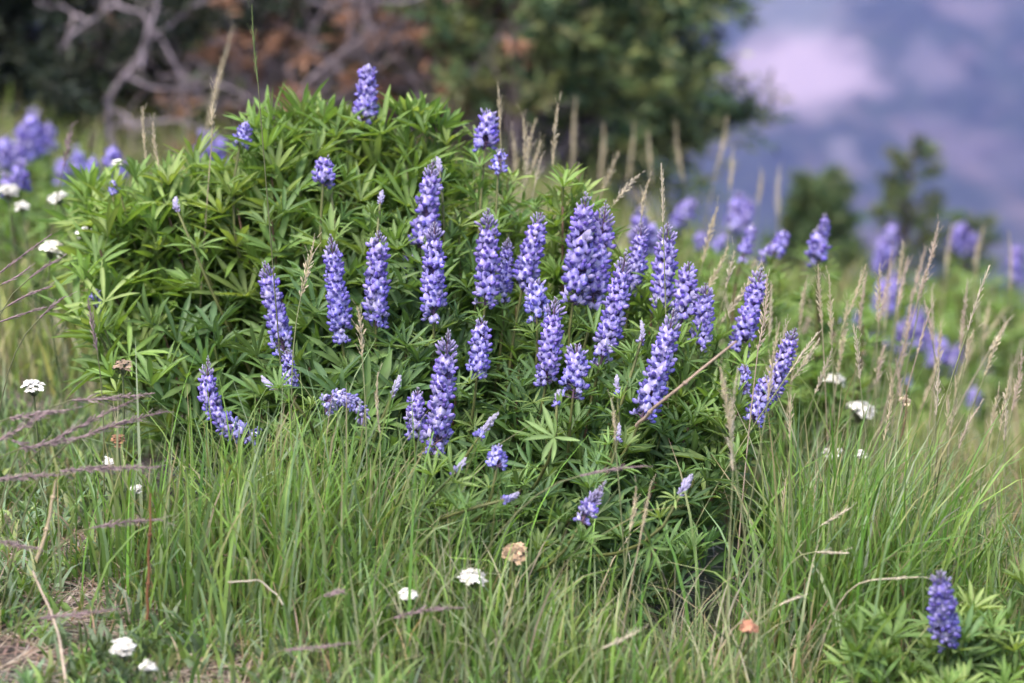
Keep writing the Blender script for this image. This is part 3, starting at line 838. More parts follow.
# ------------------------------------------------------------------ yarrow
def yarrow(px, py, Y, wpx, label, col=(0.70, 0.69, 0.65), tilt=(0, 0), name='yarrow', cat='yarrow', group='white yarrow heads'):
    top = at(px, py, Y); w = 0.9 * wpx * Y / FPX
    gx, gy = top[0] + R.normal(0, 0.012), top[1] + 0.02 + R.normal(0, 0.012)
    g = np.array([gx, gy, float(gz(gx, gy)) - 0.004])
    if top[2] < g[2] + 0.05:
        top[2] = g[2] + 0.05
    rt = thing(name, tuple(g), label, cat, group)
    up = nrm(np.array([tilt[0], tilt[1] - 0.12, 1.0])); Mx = rotbasis(up, R.uniform(0, 6.28))
    L = top[2] - g[2]
    fork = top - up * min(w * 0.8, 0.4 * L)
    S = hermite(g, np.array([0, 0, L]), fork, up * L * 0.7, 8)
    st = MB(); tube(st, S, np.linspace(0.0016, 0.0011, 8), (0.13, 0.16, 0.07), 5)
    hd = MB(); n = int(np.clip((w / 0.0031) ** 2 * 0.95, 20, 130))
    k = np.arange(n) + 0.5; r_ = np.sqrt(k / n) * w / 2; th = k * 2.39996
    for i in range(n):
        rr_ = r_[i] * R.uniform(0.9, 1.1)
        p = np.array([rr_ * math.cos(th[i]), rr_ * math.sin(th[i]), -0.34 * (rr_ * 2 / w) ** 2 * w * (0.7 + 0.3 * math.sin(th[i] * 2 + i % 2)) + R.normal(0, 0.0013)])
        pw = top + Mx @ p
        if i % 2 == 0:
            tube(st, np.stack([fork, fork * 0.4 + pw * 0.6 + up * -0.001, pw - up * 0.001]), 0.0005, (0.15, 0.17, 0.09), 3)
        # one small flower: 5 petals and a button
        m = 5; s = 0.0038 * R.uniform(0.8, 1.15); sp = R.uniform(0, 6.28)
        nd = nrm(Mx @ np.array([p[0] * 25, p[1] * 25, 1.0]) + R.normal(0, 0.15, 3)); B2 = rotbasis(nd, sp)
        ang = np.arange(2 * m) / (2 * m) * 6.283
        rad_ = np.where(np.arange(2 * m) % 2 == 0, 1.0, 0.62)
        ring = np.stack([np.cos(ang) * rad_, np.sin(ang) * rad_, -0.12 + 0 * ang], -1)
        V = np.concatenate([ring, [[0, 0, 0.22]]]) * s
        F = np.array([(j, (j + 1) % (2 * m), 2 * m) for j in range(2 * m)])
        cc = np.concatenate([np.tile(col, (2 * m, 1)), [np.array(col) * np.array((0.82, 0.78, 0.62))]]) * R.lognormal(0, 0.05 if col[0] > 0.7 else 0.35)
        hd.add(pw + V @ B2.T, F, cc)
        V2, F2 = ellipsoid((0, 0, 0), (0.0014, 0.0014, 0.0014), 5, 3)
        st.add(pw - nd * 0.0013 + V2, F2, (0.16, 0.18, 0.10))
    child(st, 'stem', M_STEM, rt); child(hd, 'flower_head', M_WHITE, rt, smooth=False)
    lf = MB()
    for q in range(5):
        i = 1 + q; p = S[min(i, 6)]; az = q * 2.4; d = np.array([math.cos(az), math.sin(az), 0.8]); e = p + nrm(d) * R.uniform(0.02, 0.04)
        mid = np.linspace(0, 1, 9)[1:, None] * (e - p) + p
        B = np.repeat(mid, 2, 0); hh = az + np.tile([1.2, -1.2], 8)
        blades(lf, B, R.uniform(0.004, 0.008, 16), R.uniform(.8, 1.4, 16), np.full(16, 0.0016), np.tile((0.085, 0.13, 0.06), (16, 1)), S=3, heading=hh)
        tube(lf, np.stack([p, (p + e) / 2, e]), 0.0006, (0.09, 0.13, 0.06), 3)
    child(lf, 'foliage', M_LEAF, rt)
    return rt


yarrow(473, 572, 2.13, 30, 'largest crisp white yarrow head in front of the bush', tilt=(0.1, -0.1))
yarrow(408, 591, 2.10, 22, 'smaller white yarrow head left of the largest one in front of the bush')
yarrow(123, 644, 2.02, 28, 'white yarrow head over the litter in the lower left corner', tilt=(0, -.1))
yarrow(148, 674, 1.98, 18, 'white yarrow head touching the bottom picture edge')
yarrow(33, 382, 2.45, 23, 'flat white yarrow head above the lying mauve grasses')
yarrow(53, 243, 2.75, 26, 'white yarrow head nodding next to the left side of the bush', tilt=(.25, -.1))
yarrow(84, 227, 2.95, 26, 'white yarrow head half behind the leftmost bush leaves', tilt=(-.3, 0))
yarrow(8, 186, 3.2, 22, 'blurred white yarrow at the left picture edge')
yarrow(56, 194, 3.1, 20, 'blurred tilted white yarrow below the violet lupines', tilt=(-.4, 0))
yarrow(22, 203, 3.1, 14, 'small blurred white yarrow between two larger ones')
yarrow(836, 375, 2.95, 22, 'white yarrow under the round violet lupine head', tilt=(.2, 0))
yarrow(863, 404, 2.85, 32, 'widest blurred white yarrow below the deep blue lupine', tilt=(.25, 0))
yarrow(832, 450, 2.6, 20, 'loose white yarrow low in the grass right of the bush')
yarrow(862, 453, 2.55, 13, 'tiny white yarrow beside the loose one low in the grass')
yarrow(135, 487, 2.3, 10, 'tiny white yarrow bud in the grass below the mauve seed heads')
yarrow(108, 460, 2.35, 10, 'tiny white yarrow under the tip of the mauve seed head')
yarrow(117, 160, 2.8, 11, 'small white yarrow peeping over the upper left bush leaves')
yarrow(515, 549, 2.16, 28, 'dried light brown yarrow head above the largest white one', col=(0.38, 0.27, 0.18), tilt=(.05, -.4), group='dried seed heads')
yarrow(749, 624, 2.05, 18, 'small rusty dried flower head in the grass in the foreground', col=(0.34, 0.17, 0.11), tilt=(0, -.3), group='dried seed heads')
yarrow(905, 398, 2.6, 12, 'dried cream flower head on a thin brown stem among the tan stalks', col=(0.45, 0.36, 0.26), group='dried seed heads')
yarrow(122, 362, 2.45, 20, 'loose dried pale brown umbel beside the left of the bush', col=(0.36, 0.27, 0.2), group='dried seed heads')
yarrow(118, 438, 2.3, 14, 'small brown dried head under the mauve grass tips', col=(0.36, 0.20, 0.12), group='dried seed heads')

# ------------------------------------------------------------------ grass stalks with seed heads
SPV, SPF = ellipsoid((0.5, 0, 0), (0.5, 0.15, 0.15), 4, 3)
PAL = {'tan': ((0.50, 0.42, 0.27), (0.62, 0.54, 0.38)), 'straw': ((0.52, 0.45, 0.32), (0.60, 0.53, 0.42)), 'mauve': ((0.23, 0.16, 0.165), (0.36, 0.27, 0.275)), 'green': ((0.13, 0.17, 0.06), (0.18, 0.21, 0.08)), 'pink': ((0.48, 0.38, 0.29), (0.60, 0.49, 0.40)), 'brown': ((0.20, 0.14, 0.08), (0.27, 0.20, 0.12))}


def stalk(tip, hb, Y, pal, label, group, wpx=6, dY=0.0, base_px=None, dense=1.0, zfree=None):
    """seed head from hb (its lower end) to tip (pixels of the photograph at distance Y)"""
    T, Hb = at(tip[0], tip[1], Y + dY), at(hb[0], hb[1], Y)
    d = nrm(T - Hb); hl = np.linalg.norm(T - Hb)
    if base_px is not None:
        q = at(base_px[0], base_px[1], Y); gx, gy = q[0], Y + R.normal(0, 0.02)
    else:
        dz = max(0.02, Hb[2] - gz(Hb[0], Hb[1]))
        gx = Hb[0] - np.clip(d[0] / max(d[2], 0.25), -1.3, 1.3) * dz * 0.75; gy = Hb[1] + R.normal(0, 0.02)
    g = np.array([gx, gy, float(gz(gx, gy)) - 0.004])
    Hb[2] = max(Hb[2], gz(Hb[0], Hb[1]) + 0.01); T[2] = max(T[2], gz(T[0], T[1]) + 0.012)
    d = nrm(T - Hb)
    L = np.linalg.norm(Hb - g)
    rt = thing('grass_stalk', tuple(g), label, 'grass stalk', group)
    S = hermite(g, nrm((Hb - g) * np.array([.6, .6, 1]) + np.array([0, 0, 0.2 * L])) * L, Hb, d * L * 0.8, 10)
    c0, c1 = np.array(PAL[pal])
    sc = np.array((0.25, 0.27, 0.13)) if pal not in ('mauve', 'green') else np.array((0.16, 0.17, 0.08))
    if R.random() < 0.35 and pal in ('tan', 'straw', 'pink'):
        sc = c0 * 0.85
    wid = wpx * Y / FPX * (0.45 if Y > 3.3 else 0.78)
    st = MB(); tube(st, S, np.linspace(0.0010, 0.0006, 10), sc, 4)
    hd = MB()
    sag = np.array([0, 0, R.uniform(-0.02, 0.05) * hl]) + R.normal(0, 0.02, 3) * hl
    H = bez(Hb, (Hb + T) / 2 + sag + R.normal(0, 0.035, 3) * hl, T, 12)
    tube(hd, H, np.linspace(0.0009, 0.0005, 12), c0, 4)
    n = int(hl / (0.0016 if Y > 3.3 else R.uniform(0.0017, 0.0026)) * dense) + 8
    cum = np.linspace(0, 1, 12); t_, a_, b_ = frames_along(H)
    for i in range(n):
        f = (i + R.random()) / n * 0.985
        p = np.array([np.interp(f, cum, H[:, k]) for k in range(3)]); j = min(11, int(f * 11))
        az = i * 2.4 + R.normal(0, 0.4); o = math.cos(az) * a_[j] + math.sin(az) * b_[j]
        prof = (0.55 + 0.45 * math.sin(math.pi * min(1, f * 1.1 + 0.1))) * (1 if f < 0.85 else (1 - f) / 0.15 * 0.6 + 0.4)
        ln = (0.0046 + wid * 0.35) * R.uniform(0.7, 1.3)
        dd = nrm(t_[j] + o * R.uniform(0.2, 0.6) * min(1.4, wid / 0.005))
        Mx = basis_xz(dd, o + 1e-3)
        V = SPV * np.array([1, 1.0, 1.0]) * ln * np.array([1, wid / 0.006 * 0.8, wid / 0.006 * 0.8])
        hd.add(p + o * wid * 0.16 * prof + V @ Mx.T * prof, SPF, c0 + (c1 - c0) * R.random() * 1.2)
        if R.random() < 0.25:
            tube(hd, np.stack([p + dd * ln * 0.9, p + dd * ln * 1.5, p + dd * ln * 2.1]), 0.00022, c1, 3)
    child(st, 'stem', M_STRAW, rt); child(hd, 'seed_head', M_STRAW, rt)
    return rt


g1 = 'lying mauve grass seed heads on the left'
for tp, hb, Y, lab in (((155, 393), (72, 400), 2.20, 'upper of the two longest mauve seed heads pointing at the bush'), ((74, 409), (10, 418), 2.17, 'short mauve seed head ending left of the two longest'), ((50, 411), (-4, 442), 2.12, 'mauve seed head slanting up from the left edge'),
                       ((140, 397), (54, 440), 2.16, 'mauve seed head crossing under the uppermost long one'), ((168, 411), (84, 436), 2.18, 'lower of the two longest mauve seed heads, touching the dark leaves'), ((88, 436), (20, 449), 2.14, 'mauve seed head lying flat below the crossing ones'),
                       ((160, 467), (60, 471), 2.12, 'thin mauve seed head lying level below the others'), ((70, 474), (-10, 480), 2.10, 'faint mauve seed head lying at the left edge below the others'), ((163, 520), (92, 528), 2.10, 'short mauve seed head lying over green grass low on the left'), ((42, 549), (-8, 539), 2.06, 'dark mauve seed head lowest at the left edge'),
                       ((36, 452), (12, 440), 2.13, 'stubby mauve seed head pointing down right'), ((120, 609), (40, 618), 2.03, 'blurred mauve stem lying across the lower left corner')):
    stalk(tp, hb, Y, 'mauve', lab, g1, 8, base_px=(hb[0] - 90, 560))
g2 = 'mauve stems leaning beside the left of the bush'
for tp, hb, Y, lab in (((52, 234), (-4, 276), 2.35, 'long mauve stem leaning in from the left edge below the white yarrow'), ((53, 286), (8, 306), 2.4, 'thin dark mauve stem under the leaning long one'), ((30, 267), (2, 284), 2.4, 'short brown mauve stem at the left edge under the yarrow'), ((47, 307), (0, 322), 2.35, 'mauve stem pointing right level with the lowest left blue floret'),
                       ((62, 258), (30, 278), 2.5, 'faint mauve stem just below the nodding yarrow'), ((66, 296), (40, 318), 2.45, 'faint mauve stem between the dark one and the bush')):
    stalk(tp, hb, Y, 'mauve', lab, g2, 4, base_px=(hb[0] - 60, 420))
stalk((88, 298), (97, 350), 2.3, 'mauve', 'upright mauve seed head standing before the left bush leaves', g2, 7, base_px=(100, 480))
stalk((73, 122), (64, 166), 2.9, 'mauve', 'soft mauve seed head standing among the blurred lupines', g2, 7)
stalk((647, 466), (580, 476), 2.12, 'mauve', 'mauve seed head on a long pale stem slanting across the bush front', None, 5, base_px=(430, 600))
stalk((464, 608), (394, 618), 2.04, 'mauve', 'mauve brown seed head lying below the white yarrows in front', None, 8, base_px=(330, 640))
stalk((352, 643), (285, 650), 2.0, 'mauve', 'dark mauve seed head lying over the grass at the bottom', None, 6, base_px=(250, 660))
stalk((345, 590), (322, 596), 2.05, 'mauve', 'tiny mauve seed head in the grass left of the smaller front yarrow', None, 7, base_px=(300, 640))
g3 = 'upright seed heads above the left of the bush'
stalk((143, 106), (146, 160), 2.72, 'tan', 'left one of the twin seed heads above the upper left leaves', g3, 5)
stalk((153, 121), (159, 166), 2.70, 'tan', 'shorter right one of the twin seed heads above the upper left leaves', g3, 5)
stalk((217, 77), (212, 138), 2.66, 'tan', 'brown pointed seed head over the blurred lupine behind the bush', g3, 6)
stalk((233, 26), (206, 132), 3.5, 'tan', 'tall blurred cream seed head behind the brown pointed one', g3, 9)
stalk((252, 4), (258, 82), 2.42, 'green', 'tallest green seed head reaching the top of the picture', g3, 5)
stalk((314, 240), (301, 296), 2.36, 'tan', 'dense tan seed head between the first two violet spikes', g3, 9, base_px=(292, 480))
stalk((357, 306), (362, 356), 2.28, 'tan', 'soft tan seed head over the lower end of the second violet spike', g3, 8, base_px=(368, 520))
stalk((378, 372), (380, 432), 2.26, 'tan', 'faint straw seed head hanging by the small grey bud', g3, 5, base_px=(376, 540))
g4 = 'tan seed heads rising behind the middle of the bush'
for tp, hb, Y, pal, w, lab in (((498, 86), (500, 128), 2.75, 'tan', 5, 'lone tan seed head right behind the top right violet cluster'), ((522, 112), (524, 160), 2.9, 'tan', 6, 'leftmost seed head of the dense tan bunch behind the bush'), ((536, 118), (526, 165), 2.95, 'tan', 5, 'second seed head of the dense tan bunch, leaning right'),
                            ((541, 140), (530, 175), 2.9, 'tan', 5, 'lower bent seed head of the dense tan bunch'), ((558, 104), (553, 166), 2.8, 'tan', 6, 'tall tan seed head just right of the dense bunch'), ((578, 172), (570, 200), 2.7, 'tan', 5, 'short tan seed head above the green leaf whorl'), ((529, 150), (522, 190), 3.0, 'straw', 6, 'pale straw seed head low in the dense bunch'),
                            ((542, 155), (535, 185), 2.8, 'straw', 5, 'pale curled seed head at the right foot of the dense bunch'), ((512, 130), (516, 180), 3.2, 'tan', 6, 'blurred tan seed head at the left of the dense bunch'), ((619, 152), (603, 190), 3.0, 'tan', 6, 'blurred tan seed head slanting over the tallest violet spikes'),
                            ((640, 174), (614, 204), 2.7, 'straw', 8, 'fluffy pale seed head bending right above the violet spikes'), ((650, 178), (642, 215), 2.65, 'tan', 6, 'tan seed head left of the straightest straw one'), ((661, 163), (663, 222), 2.45, 'straw', 5, 'straightest straw seed head standing above the twin spikes'),
                            ((576, 96), (573, 170), 3.9, 'tan', 9, 'tall blurred tan seed head before the dark conifers'), ((604, 122), (600, 185), 4.1, 'tan', 9, 'broad blurred seed head left of the fluffy pale one'), ((634, 124), (628, 180), 4.2, 'tan', 8, 'blurred seed head highest before the green conifer'),
                            ((648, 130), (652, 185), 4.0, 'tan', 8, 'blurred tan seed head beside the highest blurred one'), ((676, 120), (684, 180), 4.1, 'tan', 8, 'blurred tan seed head before the conifer foot'), ((727, 115), (716, 170), 4.0, 'tan', 8, 'blurred seed head leaning at the conifer edge'), ((733, 148), (730, 190), 3.7, 'tan', 8, 'blurred seed head under the low conifer bough'),
                            ((762, 170), (758, 205), 4.0, 'tan', 8, 'blurred pale seed head right of the conifer edge'), ((780, 165), (778, 215), 4.0, 'straw', 9, 'blurred pale seed head against the mountain foot')):
    stalk(tp, hb, Y, pal, lab, g4, w)
g5 = 'tan and pinkish seed heads in the meadow right of the bush'
for tp, hb, Y, pal, w, lab in (((718, 206), (703, 262), 2.8, 'tan', 7, 'tan seed head crossing the small violet lupine'), ((728, 246), (706, 290), 2.7, 'tan', 7, 'tan seed head leaning right above the slim right spike'), ((762, 262), (722, 322), 2.6, 'straw', 7, 'straw seed head slanting left of the grass covered spike'),
                            ((767, 275), (758, 350), 2.35, 'pink', 8, 'pinkish seed head standing in front of the right violet spike'), ((807, 280), (800, 325), 2.8, 'tan', 6, 'thin tan seed head left of the twisted pair'), ((818, 264), (822, 325), 2.6, 'tan', 6, 'left one of the twisted greenish tan pair'), ((829, 274), (832, 345), 2.58, 'tan', 6, 'right one of the twisted greenish tan pair'),
                            ((866, 264), (848, 315), 2.65, 'tan', 6, 'slender tan seed head leaning right of the twisted pair'), ((867, 271), (860, 330), 2.75, 'pink', 6, 'pinkish stalk parallel to the slender leaning one'), ((880, 263), (878, 322), 2.7, 'tan', 7, 'bent tan seed head left of the vivid violet lupine'), ((892, 250), (880, 320), 3.0, 'pink', 7, 'long pinkish stalk behind the vivid violet lupine'),
                            ((903, 240), (898, 285), 2.9, 'tan', 6, 'tan seed head above the vivid violet lupine'), ((908, 256), (899, 305), 2.8, 'pink', 6, 'pinkish seed head right of the vivid violet lupine'), ((926, 246), (912, 300), 2.95, 'pink', 6, 'soft pink seed head left of the tallest pink one'), ((939, 221), (928, 268), 2.7, 'pink', 6, 'tallest pink seed head in the right meadow'),
                            ((930, 262), (918, 300), 2.7, 'pink', 7, 'bent pink seed head under the tallest pink one'), ((952, 224), (946, 275), 3.8, 'tan', 8, 'blurred tan seed head right of the tallest pink one'), ((984, 226), (976, 275), 3.8, 'tan', 10, 'broad blurred tan seed head against the blue mountain'), ((1009, 232), (1010, 290), 3.6, 'tan', 7, 'blurred tan seed head near the right edge against the mountain'),
                            ((990, 265), (968, 330), 2.45, 'straw', 5, 'longest crisp straw stalk leaning right in the meadow'), ((1006, 322), (985, 375), 2.6, 'tan', 7, 'thick tan seed head leaning right near the right edge'), ((1008, 320), (990, 350), 2.8, 'straw', 6, 'pale tan seed head above the thick leaning one'), ((1022, 350), (1012, 410), 2.6, 'pink', 7, 'pinkish seed head touching the right picture edge'),
                            ((967, 284), (960, 350), 2.75, 'pink', 6, 'pink stalk behind the longest straw stalk'), ((974, 330), (966, 358), 2.6, 'tan', 6, 'curled tan seed head right of the longest straw stalk'), ((941, 322), (935, 372), 2.7, 'tan', 6, 'arched tan seed head left of the longest straw stalk'), ((939, 358), (936, 415), 2.45, 'straw', 6, 'short crisp straw seed head crossing the longest stalk'),
                            ((906, 385), (900, 440), 2.4, 'brown', 4, 'thin brown stalk below the pink meadow grasses'), ((885, 345), (876, 385), 2.7, 'pink', 7, 'pinkish seed head right of the deep blue lupine'), ((912, 290), (900, 372), 2.85, 'pink', 7, 'long pink seed head over the largest meadow lupine'), ((890, 383), (884, 440), 2.4, 'tan', 6, 'tan seed head below the deep blue lupine'),
                            ((818, 332), (790, 372), 2.35, 'straw', 6, 'straw seed head arching over the lowest right spike'), ((780, 322), (768, 400), 2.2, 'tan', 8, 'soft tan seed head in front of the lowest right spike'), ((720, 366), (730, 430), 2.1, 'tan', 9, 'broad blurred tan seed head in front of the right bush side'), ((738, 370), (733, 470), 2.12, 'straw', 7, 'tall blurred straw stem beside the broad tan one'),
                            ((791, 395), (790, 440), 2.3, 'tan', 6, 'tan seed head dangling below the lowest right spike'), ((1010, 376), (1000, 430), 2.5, 'tan', 6, 'thin tan seed head low near the right edge'), ((1003, 392), (1004, 440), 2.45, 'straw', 5, 'thin straw stalk low beside the right edge'), ((848, 300), (838, 372), 2.7, 'tan', 7, 'long tan seed head standing left of the yarrow'),
                            ((955, 375), (950, 430), 2.6, 'tan', 5, 'slim tan seed head behind the small isolated lupine'), ((990, 300), (984, 340), 3.1, 'tan', 6, 'soft tan seed head over the faint right lupines'), ((924, 300), (932, 340), 2.7, 'pink', 6, 'pink seed head kinked right over the largest meadow lupine')):
    stalk(tp, hb, Y, pal, lab, g5, w)
for q in range(36):
    px, Y = R.uniform(700, 1024), R.uniform(2.45, 3.7)
    py = np.interp(px, [700, 1024], [250, 300]) + R.uniform(-10, 120) * np.interp(Y, [2.4, 3.7], [1.0, 0.35]); ln = R.uniform(28, 58) * 2.7 / Y; le = R.normal(0.22, 0.25)
    stalk((px, py), (px - le * ln, py + ln), Y, ['tan', 'straw', 'pink', 'straw'][q % 4], 'small pale seed head, one of many alike scattered on the right meadow slope', 'scattered small seed heads of the right slope', R.uniform(4, 7))
g6 = 'drooping pale seed heads in the right foreground'
for tp, hb, Y, pal, w, lab in (((852, 507), (822, 525), 2.2, 'straw', 5, 'pale straw seed head drooping right in the foreground grass'), ((849, 553), (815, 552), 2.15, 'straw', 5, 'pale seed head hanging level below the drooping one'), ((920, 577), (872, 580), 2.12, 'straw', 4, 'thin pale seed head lying just left of the lone violet lupine'), ((800, 597), (780, 605), 2.1, 'straw', 5, 'small curled straw head low in the foreground grass'),
                            ((641, 630), (603, 648), 2.0, 'straw', 5, 'pale straw seed head bending over at the bottom'), ((611, 398), (615, 440), 2.2, 'tan', 5, 'tan seed head dangling below the middle violet spikes'), ((636, 486), (630, 530), 2.12, 'tan', 6, 'dry tan stalk standing before the dark bush foot'), ((652, 480), (640, 540), 2.12, 'tan', 4, 'second dry tan stalk before the dark bush foot'), ((786, 478), (783, 512), 2.3, 'tan', 5, 'short tan seed head in the grass right of the bush'), ((818, 470), (814, 510), 2.3, 'tan', 5, 'tan seed head under the loose white yarrow')):
    bp_ = (hb[0] - 60, 660) if w <= 5 and tp[1] > 500 else None
    stalk(tp, hb, Y, pal, lab, g6, w, base_px=bp_)

# dry stems
def dry_stem(pts, r, col, label, name='dry_stem', cat='dry stem'):
    P = np.array([at(*p) for p in pts]); 
    t = np.linspace(0, 1, len(P)); tt = np.linspace(0, 1, 14)
    Q = np.stack([np.interp(tt, t, P[:, k]) for k in range(3)], -1) + R.normal(0, 0.0009, (14, 3))
    Q[1:-1] = (Q[:-2] + 2 * Q[1:-1] + Q[2:]) / 4
    Q[:, 2] = np.maximum(Q[:, 2], gz(Q[:, 0], Q[:, 1]) + 0.003)
    mb = MB(); tube(mb, Q, np.linspace(r, r * 0.6, 14), col, 5)
    for i in (4, 9):
        V, F = ellipsoid(Q[i], (r * 1.4, r * 1.3, r * 1.3), 6, 4); mb.add(V, F, np.array(col) * 0.8)
    o = mb.build(name, M_STRAW, None, True, origin=Q[0])
    tag(o, label, cat)


dry_stem([(636, 426, 2.25), (652, 412, 2.22), (680, 388, 2.2), (736, 342, 2.2)], 0.0019, (0.36, 0.27, 0.20), 'dry brown twig slanting across the right front of the bush')
dry_stem([(147, 620, 2.08), (149, 560, 2.08), (151, 494, 2.08)], 0.0015, (0.22, 0.10, 0.05), 'upright rusty brown broken stem in the grass on the left')
dry_stem([(66, 690, 1.98), (60, 640, 2.03), (33, 570, 2.12)], 0.0016, (0.45, 0.36, 0.27), 'pale dry stem lying across the litter in the lower left corner')
dry_stem([(38, 560, 2.06), (50, 510, 2.06), (57, 478, 2.06)], 0.0017, (0.50, 0.40, 0.26), 'thick straw coloured stub standing at the lower left')
dry_stem([(228, 582, 2.1), (262, 580, 2.1), (282, 602, 2.08)], 0.0009, (0.48, 0.42, 0.33), 'thin kinked straw lying in the grass front left')

# ------------------------------------------------------------------ conifers and dead shrub behind the meadow
NEED = MB()


def spray(mb, P, d, L, col, nn=14, nl=0.022):
    d = nrm(d)
    up = np.array([0, 0, 1.0])
    s = R.random(nn)
    B = P + d * (s * L)[:, None]
    o = nrm(R.normal(0, 1, (nn, 3)) * np.array([1, 1, .7]) + d * 0.9)
    wv = nrm(np.cross(o, R.normal(0, 1, (nn, 3)))) * 0.0035
    T = B + o * nl * R.uniform(0.7, 1.3, (nn, 1))
    V = np.stack([B - wv, B + wv, T + wv * 0.5, T - wv * 0.5], 1).reshape(-1, 3)
    F = np.arange(4 * nn).reshape(nn, 4)
    mb.add(V, F, np.repeat(np.asarray(col)[None] * R.lognormal(0, 0.25, (nn, 1)), 4, 0))


def conifer(x, y, H, W, label, cols, nbr=46, spr=15, name='conifer', group=None, low=0.05, dead=0.0, deadcol=(0.30, 0.13, 0.06), lean=(0, 0), nl=0.024, gap=0.0):
    g = np.array([x, y, float(gz(x, y)) - 0.02])
    rt = thing(name, tuple(g), label, 'conifer', group)
    tr = MB(); cr = MB()
    top = g + np.array([lean[0], lean[1], H])
    T = bez(g, (g + top) / 2 + R.normal(0, 0.05 * H, 3) * np.array([1, 1, 0]), top, 10)
    tube(tr, T, np.linspace(0.018 + 0.02 * H, 0.004, 10), np.array((0.13, 0.10, 0.09)), 7)
    br = MB()
    for q in range(nbr):
        f = low + (0.98 - low) * (q + R.random()) / nbr
        p = np.array([np.interp(f, np.linspace(0, 1, 10), T[:, k]) for k in range(3)])
        az = q * 2.4 + R.normal(0, 0.3)
        L = W * 0.5 * (1.05 - f) ** 0.7 * R.uniform(0.65, 1.15) + 0.04
        e = p + L * np.array([math.cos(az), math.sin(az), R.uniform(-0.1, 0.35) + 0.3 * f])
        Bz = bez(p, (p + e) / 2 + np.array([0, 0, -0.10 * L]), e, 7)
        tube(br, Bz, np.linspace(0.006, 0.0018, 7) * (0.6 + 0.5 * L), np.array((0.15, 0.12, 0.11)), 4)
        isd = R.random() < dead
        if R.random() < gap:
            continue
        for k in range(int(spr * (0.5 + L / W * 2))):
            ff = R.uniform(0.18, 1.0) ** 0.8; i = min(5, int(ff * 6)); pp = Bz[i] + (Bz[i + 1] - Bz[i]) * (ff * 6 - i)
            dd = nrm(nrm(e - p) + R.normal(0, 0.65, 3) + np.array([0, 0, 0.25])); l2 = L * 0.30 * R.uniform(0.5, 1.2) + 0.02
            c = np.array(cols[R.integers(len(cols))]) if not isd or R.random() < 0.15 else np.array(deadcol) * R.uniform(0.6, 1.3)
            spray(cr, pp, dd, l2, c, 16, nl * R.uniform(.8, 1.2))
    child(tr, 'trunk', M_BARK, rt); child(br, 'branches', M_BARK, rt); child(cr, 'crown', M_NEEDLE, rt, smooth=False)
    return rt


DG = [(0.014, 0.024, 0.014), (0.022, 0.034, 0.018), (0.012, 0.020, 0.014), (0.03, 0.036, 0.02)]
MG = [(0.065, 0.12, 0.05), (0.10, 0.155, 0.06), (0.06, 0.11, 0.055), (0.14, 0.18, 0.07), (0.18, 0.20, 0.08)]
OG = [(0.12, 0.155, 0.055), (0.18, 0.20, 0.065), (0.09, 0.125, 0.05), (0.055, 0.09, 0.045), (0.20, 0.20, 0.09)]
gc = 'stunted conifers along the meadow edge'
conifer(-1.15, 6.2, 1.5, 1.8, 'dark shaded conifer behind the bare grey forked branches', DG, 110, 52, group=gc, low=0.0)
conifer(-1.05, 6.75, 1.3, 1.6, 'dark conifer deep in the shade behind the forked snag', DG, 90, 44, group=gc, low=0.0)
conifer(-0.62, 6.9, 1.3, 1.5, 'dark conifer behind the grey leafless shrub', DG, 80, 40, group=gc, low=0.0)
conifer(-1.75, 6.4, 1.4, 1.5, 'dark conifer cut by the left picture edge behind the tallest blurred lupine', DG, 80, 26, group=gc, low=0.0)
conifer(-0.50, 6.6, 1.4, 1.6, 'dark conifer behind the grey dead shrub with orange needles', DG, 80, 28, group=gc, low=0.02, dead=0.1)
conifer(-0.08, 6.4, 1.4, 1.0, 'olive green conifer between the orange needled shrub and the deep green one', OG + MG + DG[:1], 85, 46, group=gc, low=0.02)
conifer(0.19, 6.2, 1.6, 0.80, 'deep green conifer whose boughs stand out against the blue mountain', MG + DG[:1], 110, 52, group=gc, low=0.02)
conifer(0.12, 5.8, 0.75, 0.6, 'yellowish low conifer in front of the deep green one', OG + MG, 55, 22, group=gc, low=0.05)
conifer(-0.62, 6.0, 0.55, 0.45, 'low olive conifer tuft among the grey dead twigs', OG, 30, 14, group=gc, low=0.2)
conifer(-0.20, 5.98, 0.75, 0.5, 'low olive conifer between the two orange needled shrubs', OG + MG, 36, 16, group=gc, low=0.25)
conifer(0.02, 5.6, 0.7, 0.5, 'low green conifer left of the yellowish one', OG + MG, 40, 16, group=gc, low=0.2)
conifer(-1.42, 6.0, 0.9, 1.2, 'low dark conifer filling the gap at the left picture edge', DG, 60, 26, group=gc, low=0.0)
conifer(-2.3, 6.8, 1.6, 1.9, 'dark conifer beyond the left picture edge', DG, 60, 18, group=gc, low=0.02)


def con_at(px, py, Y, W, *a, **k):
    t = at(px, py, Y)
    conifer(t[0], Y, t[2] - float(gz(t[0], Y)) + 0.02, W, *a, **k)


con_at(826, 180, 8.5, 0.40, 'small rounded conifer on the slope left of the pointed one', MG, 60, 26, group=gc, low=0.1)
con_at(922, 140, 8.8, 0.38, 'small pointed conifer on the slope before the blue mountain', OG + MG, 46, 14, group=gc, low=0.12, gap=0.22, lean=(-0.03, 0))
con_at(974, 212, 9.0, 0.24, 'tiny dark conifer right of the pointed one', MG, 36, 14, group=gc, low=0.1)


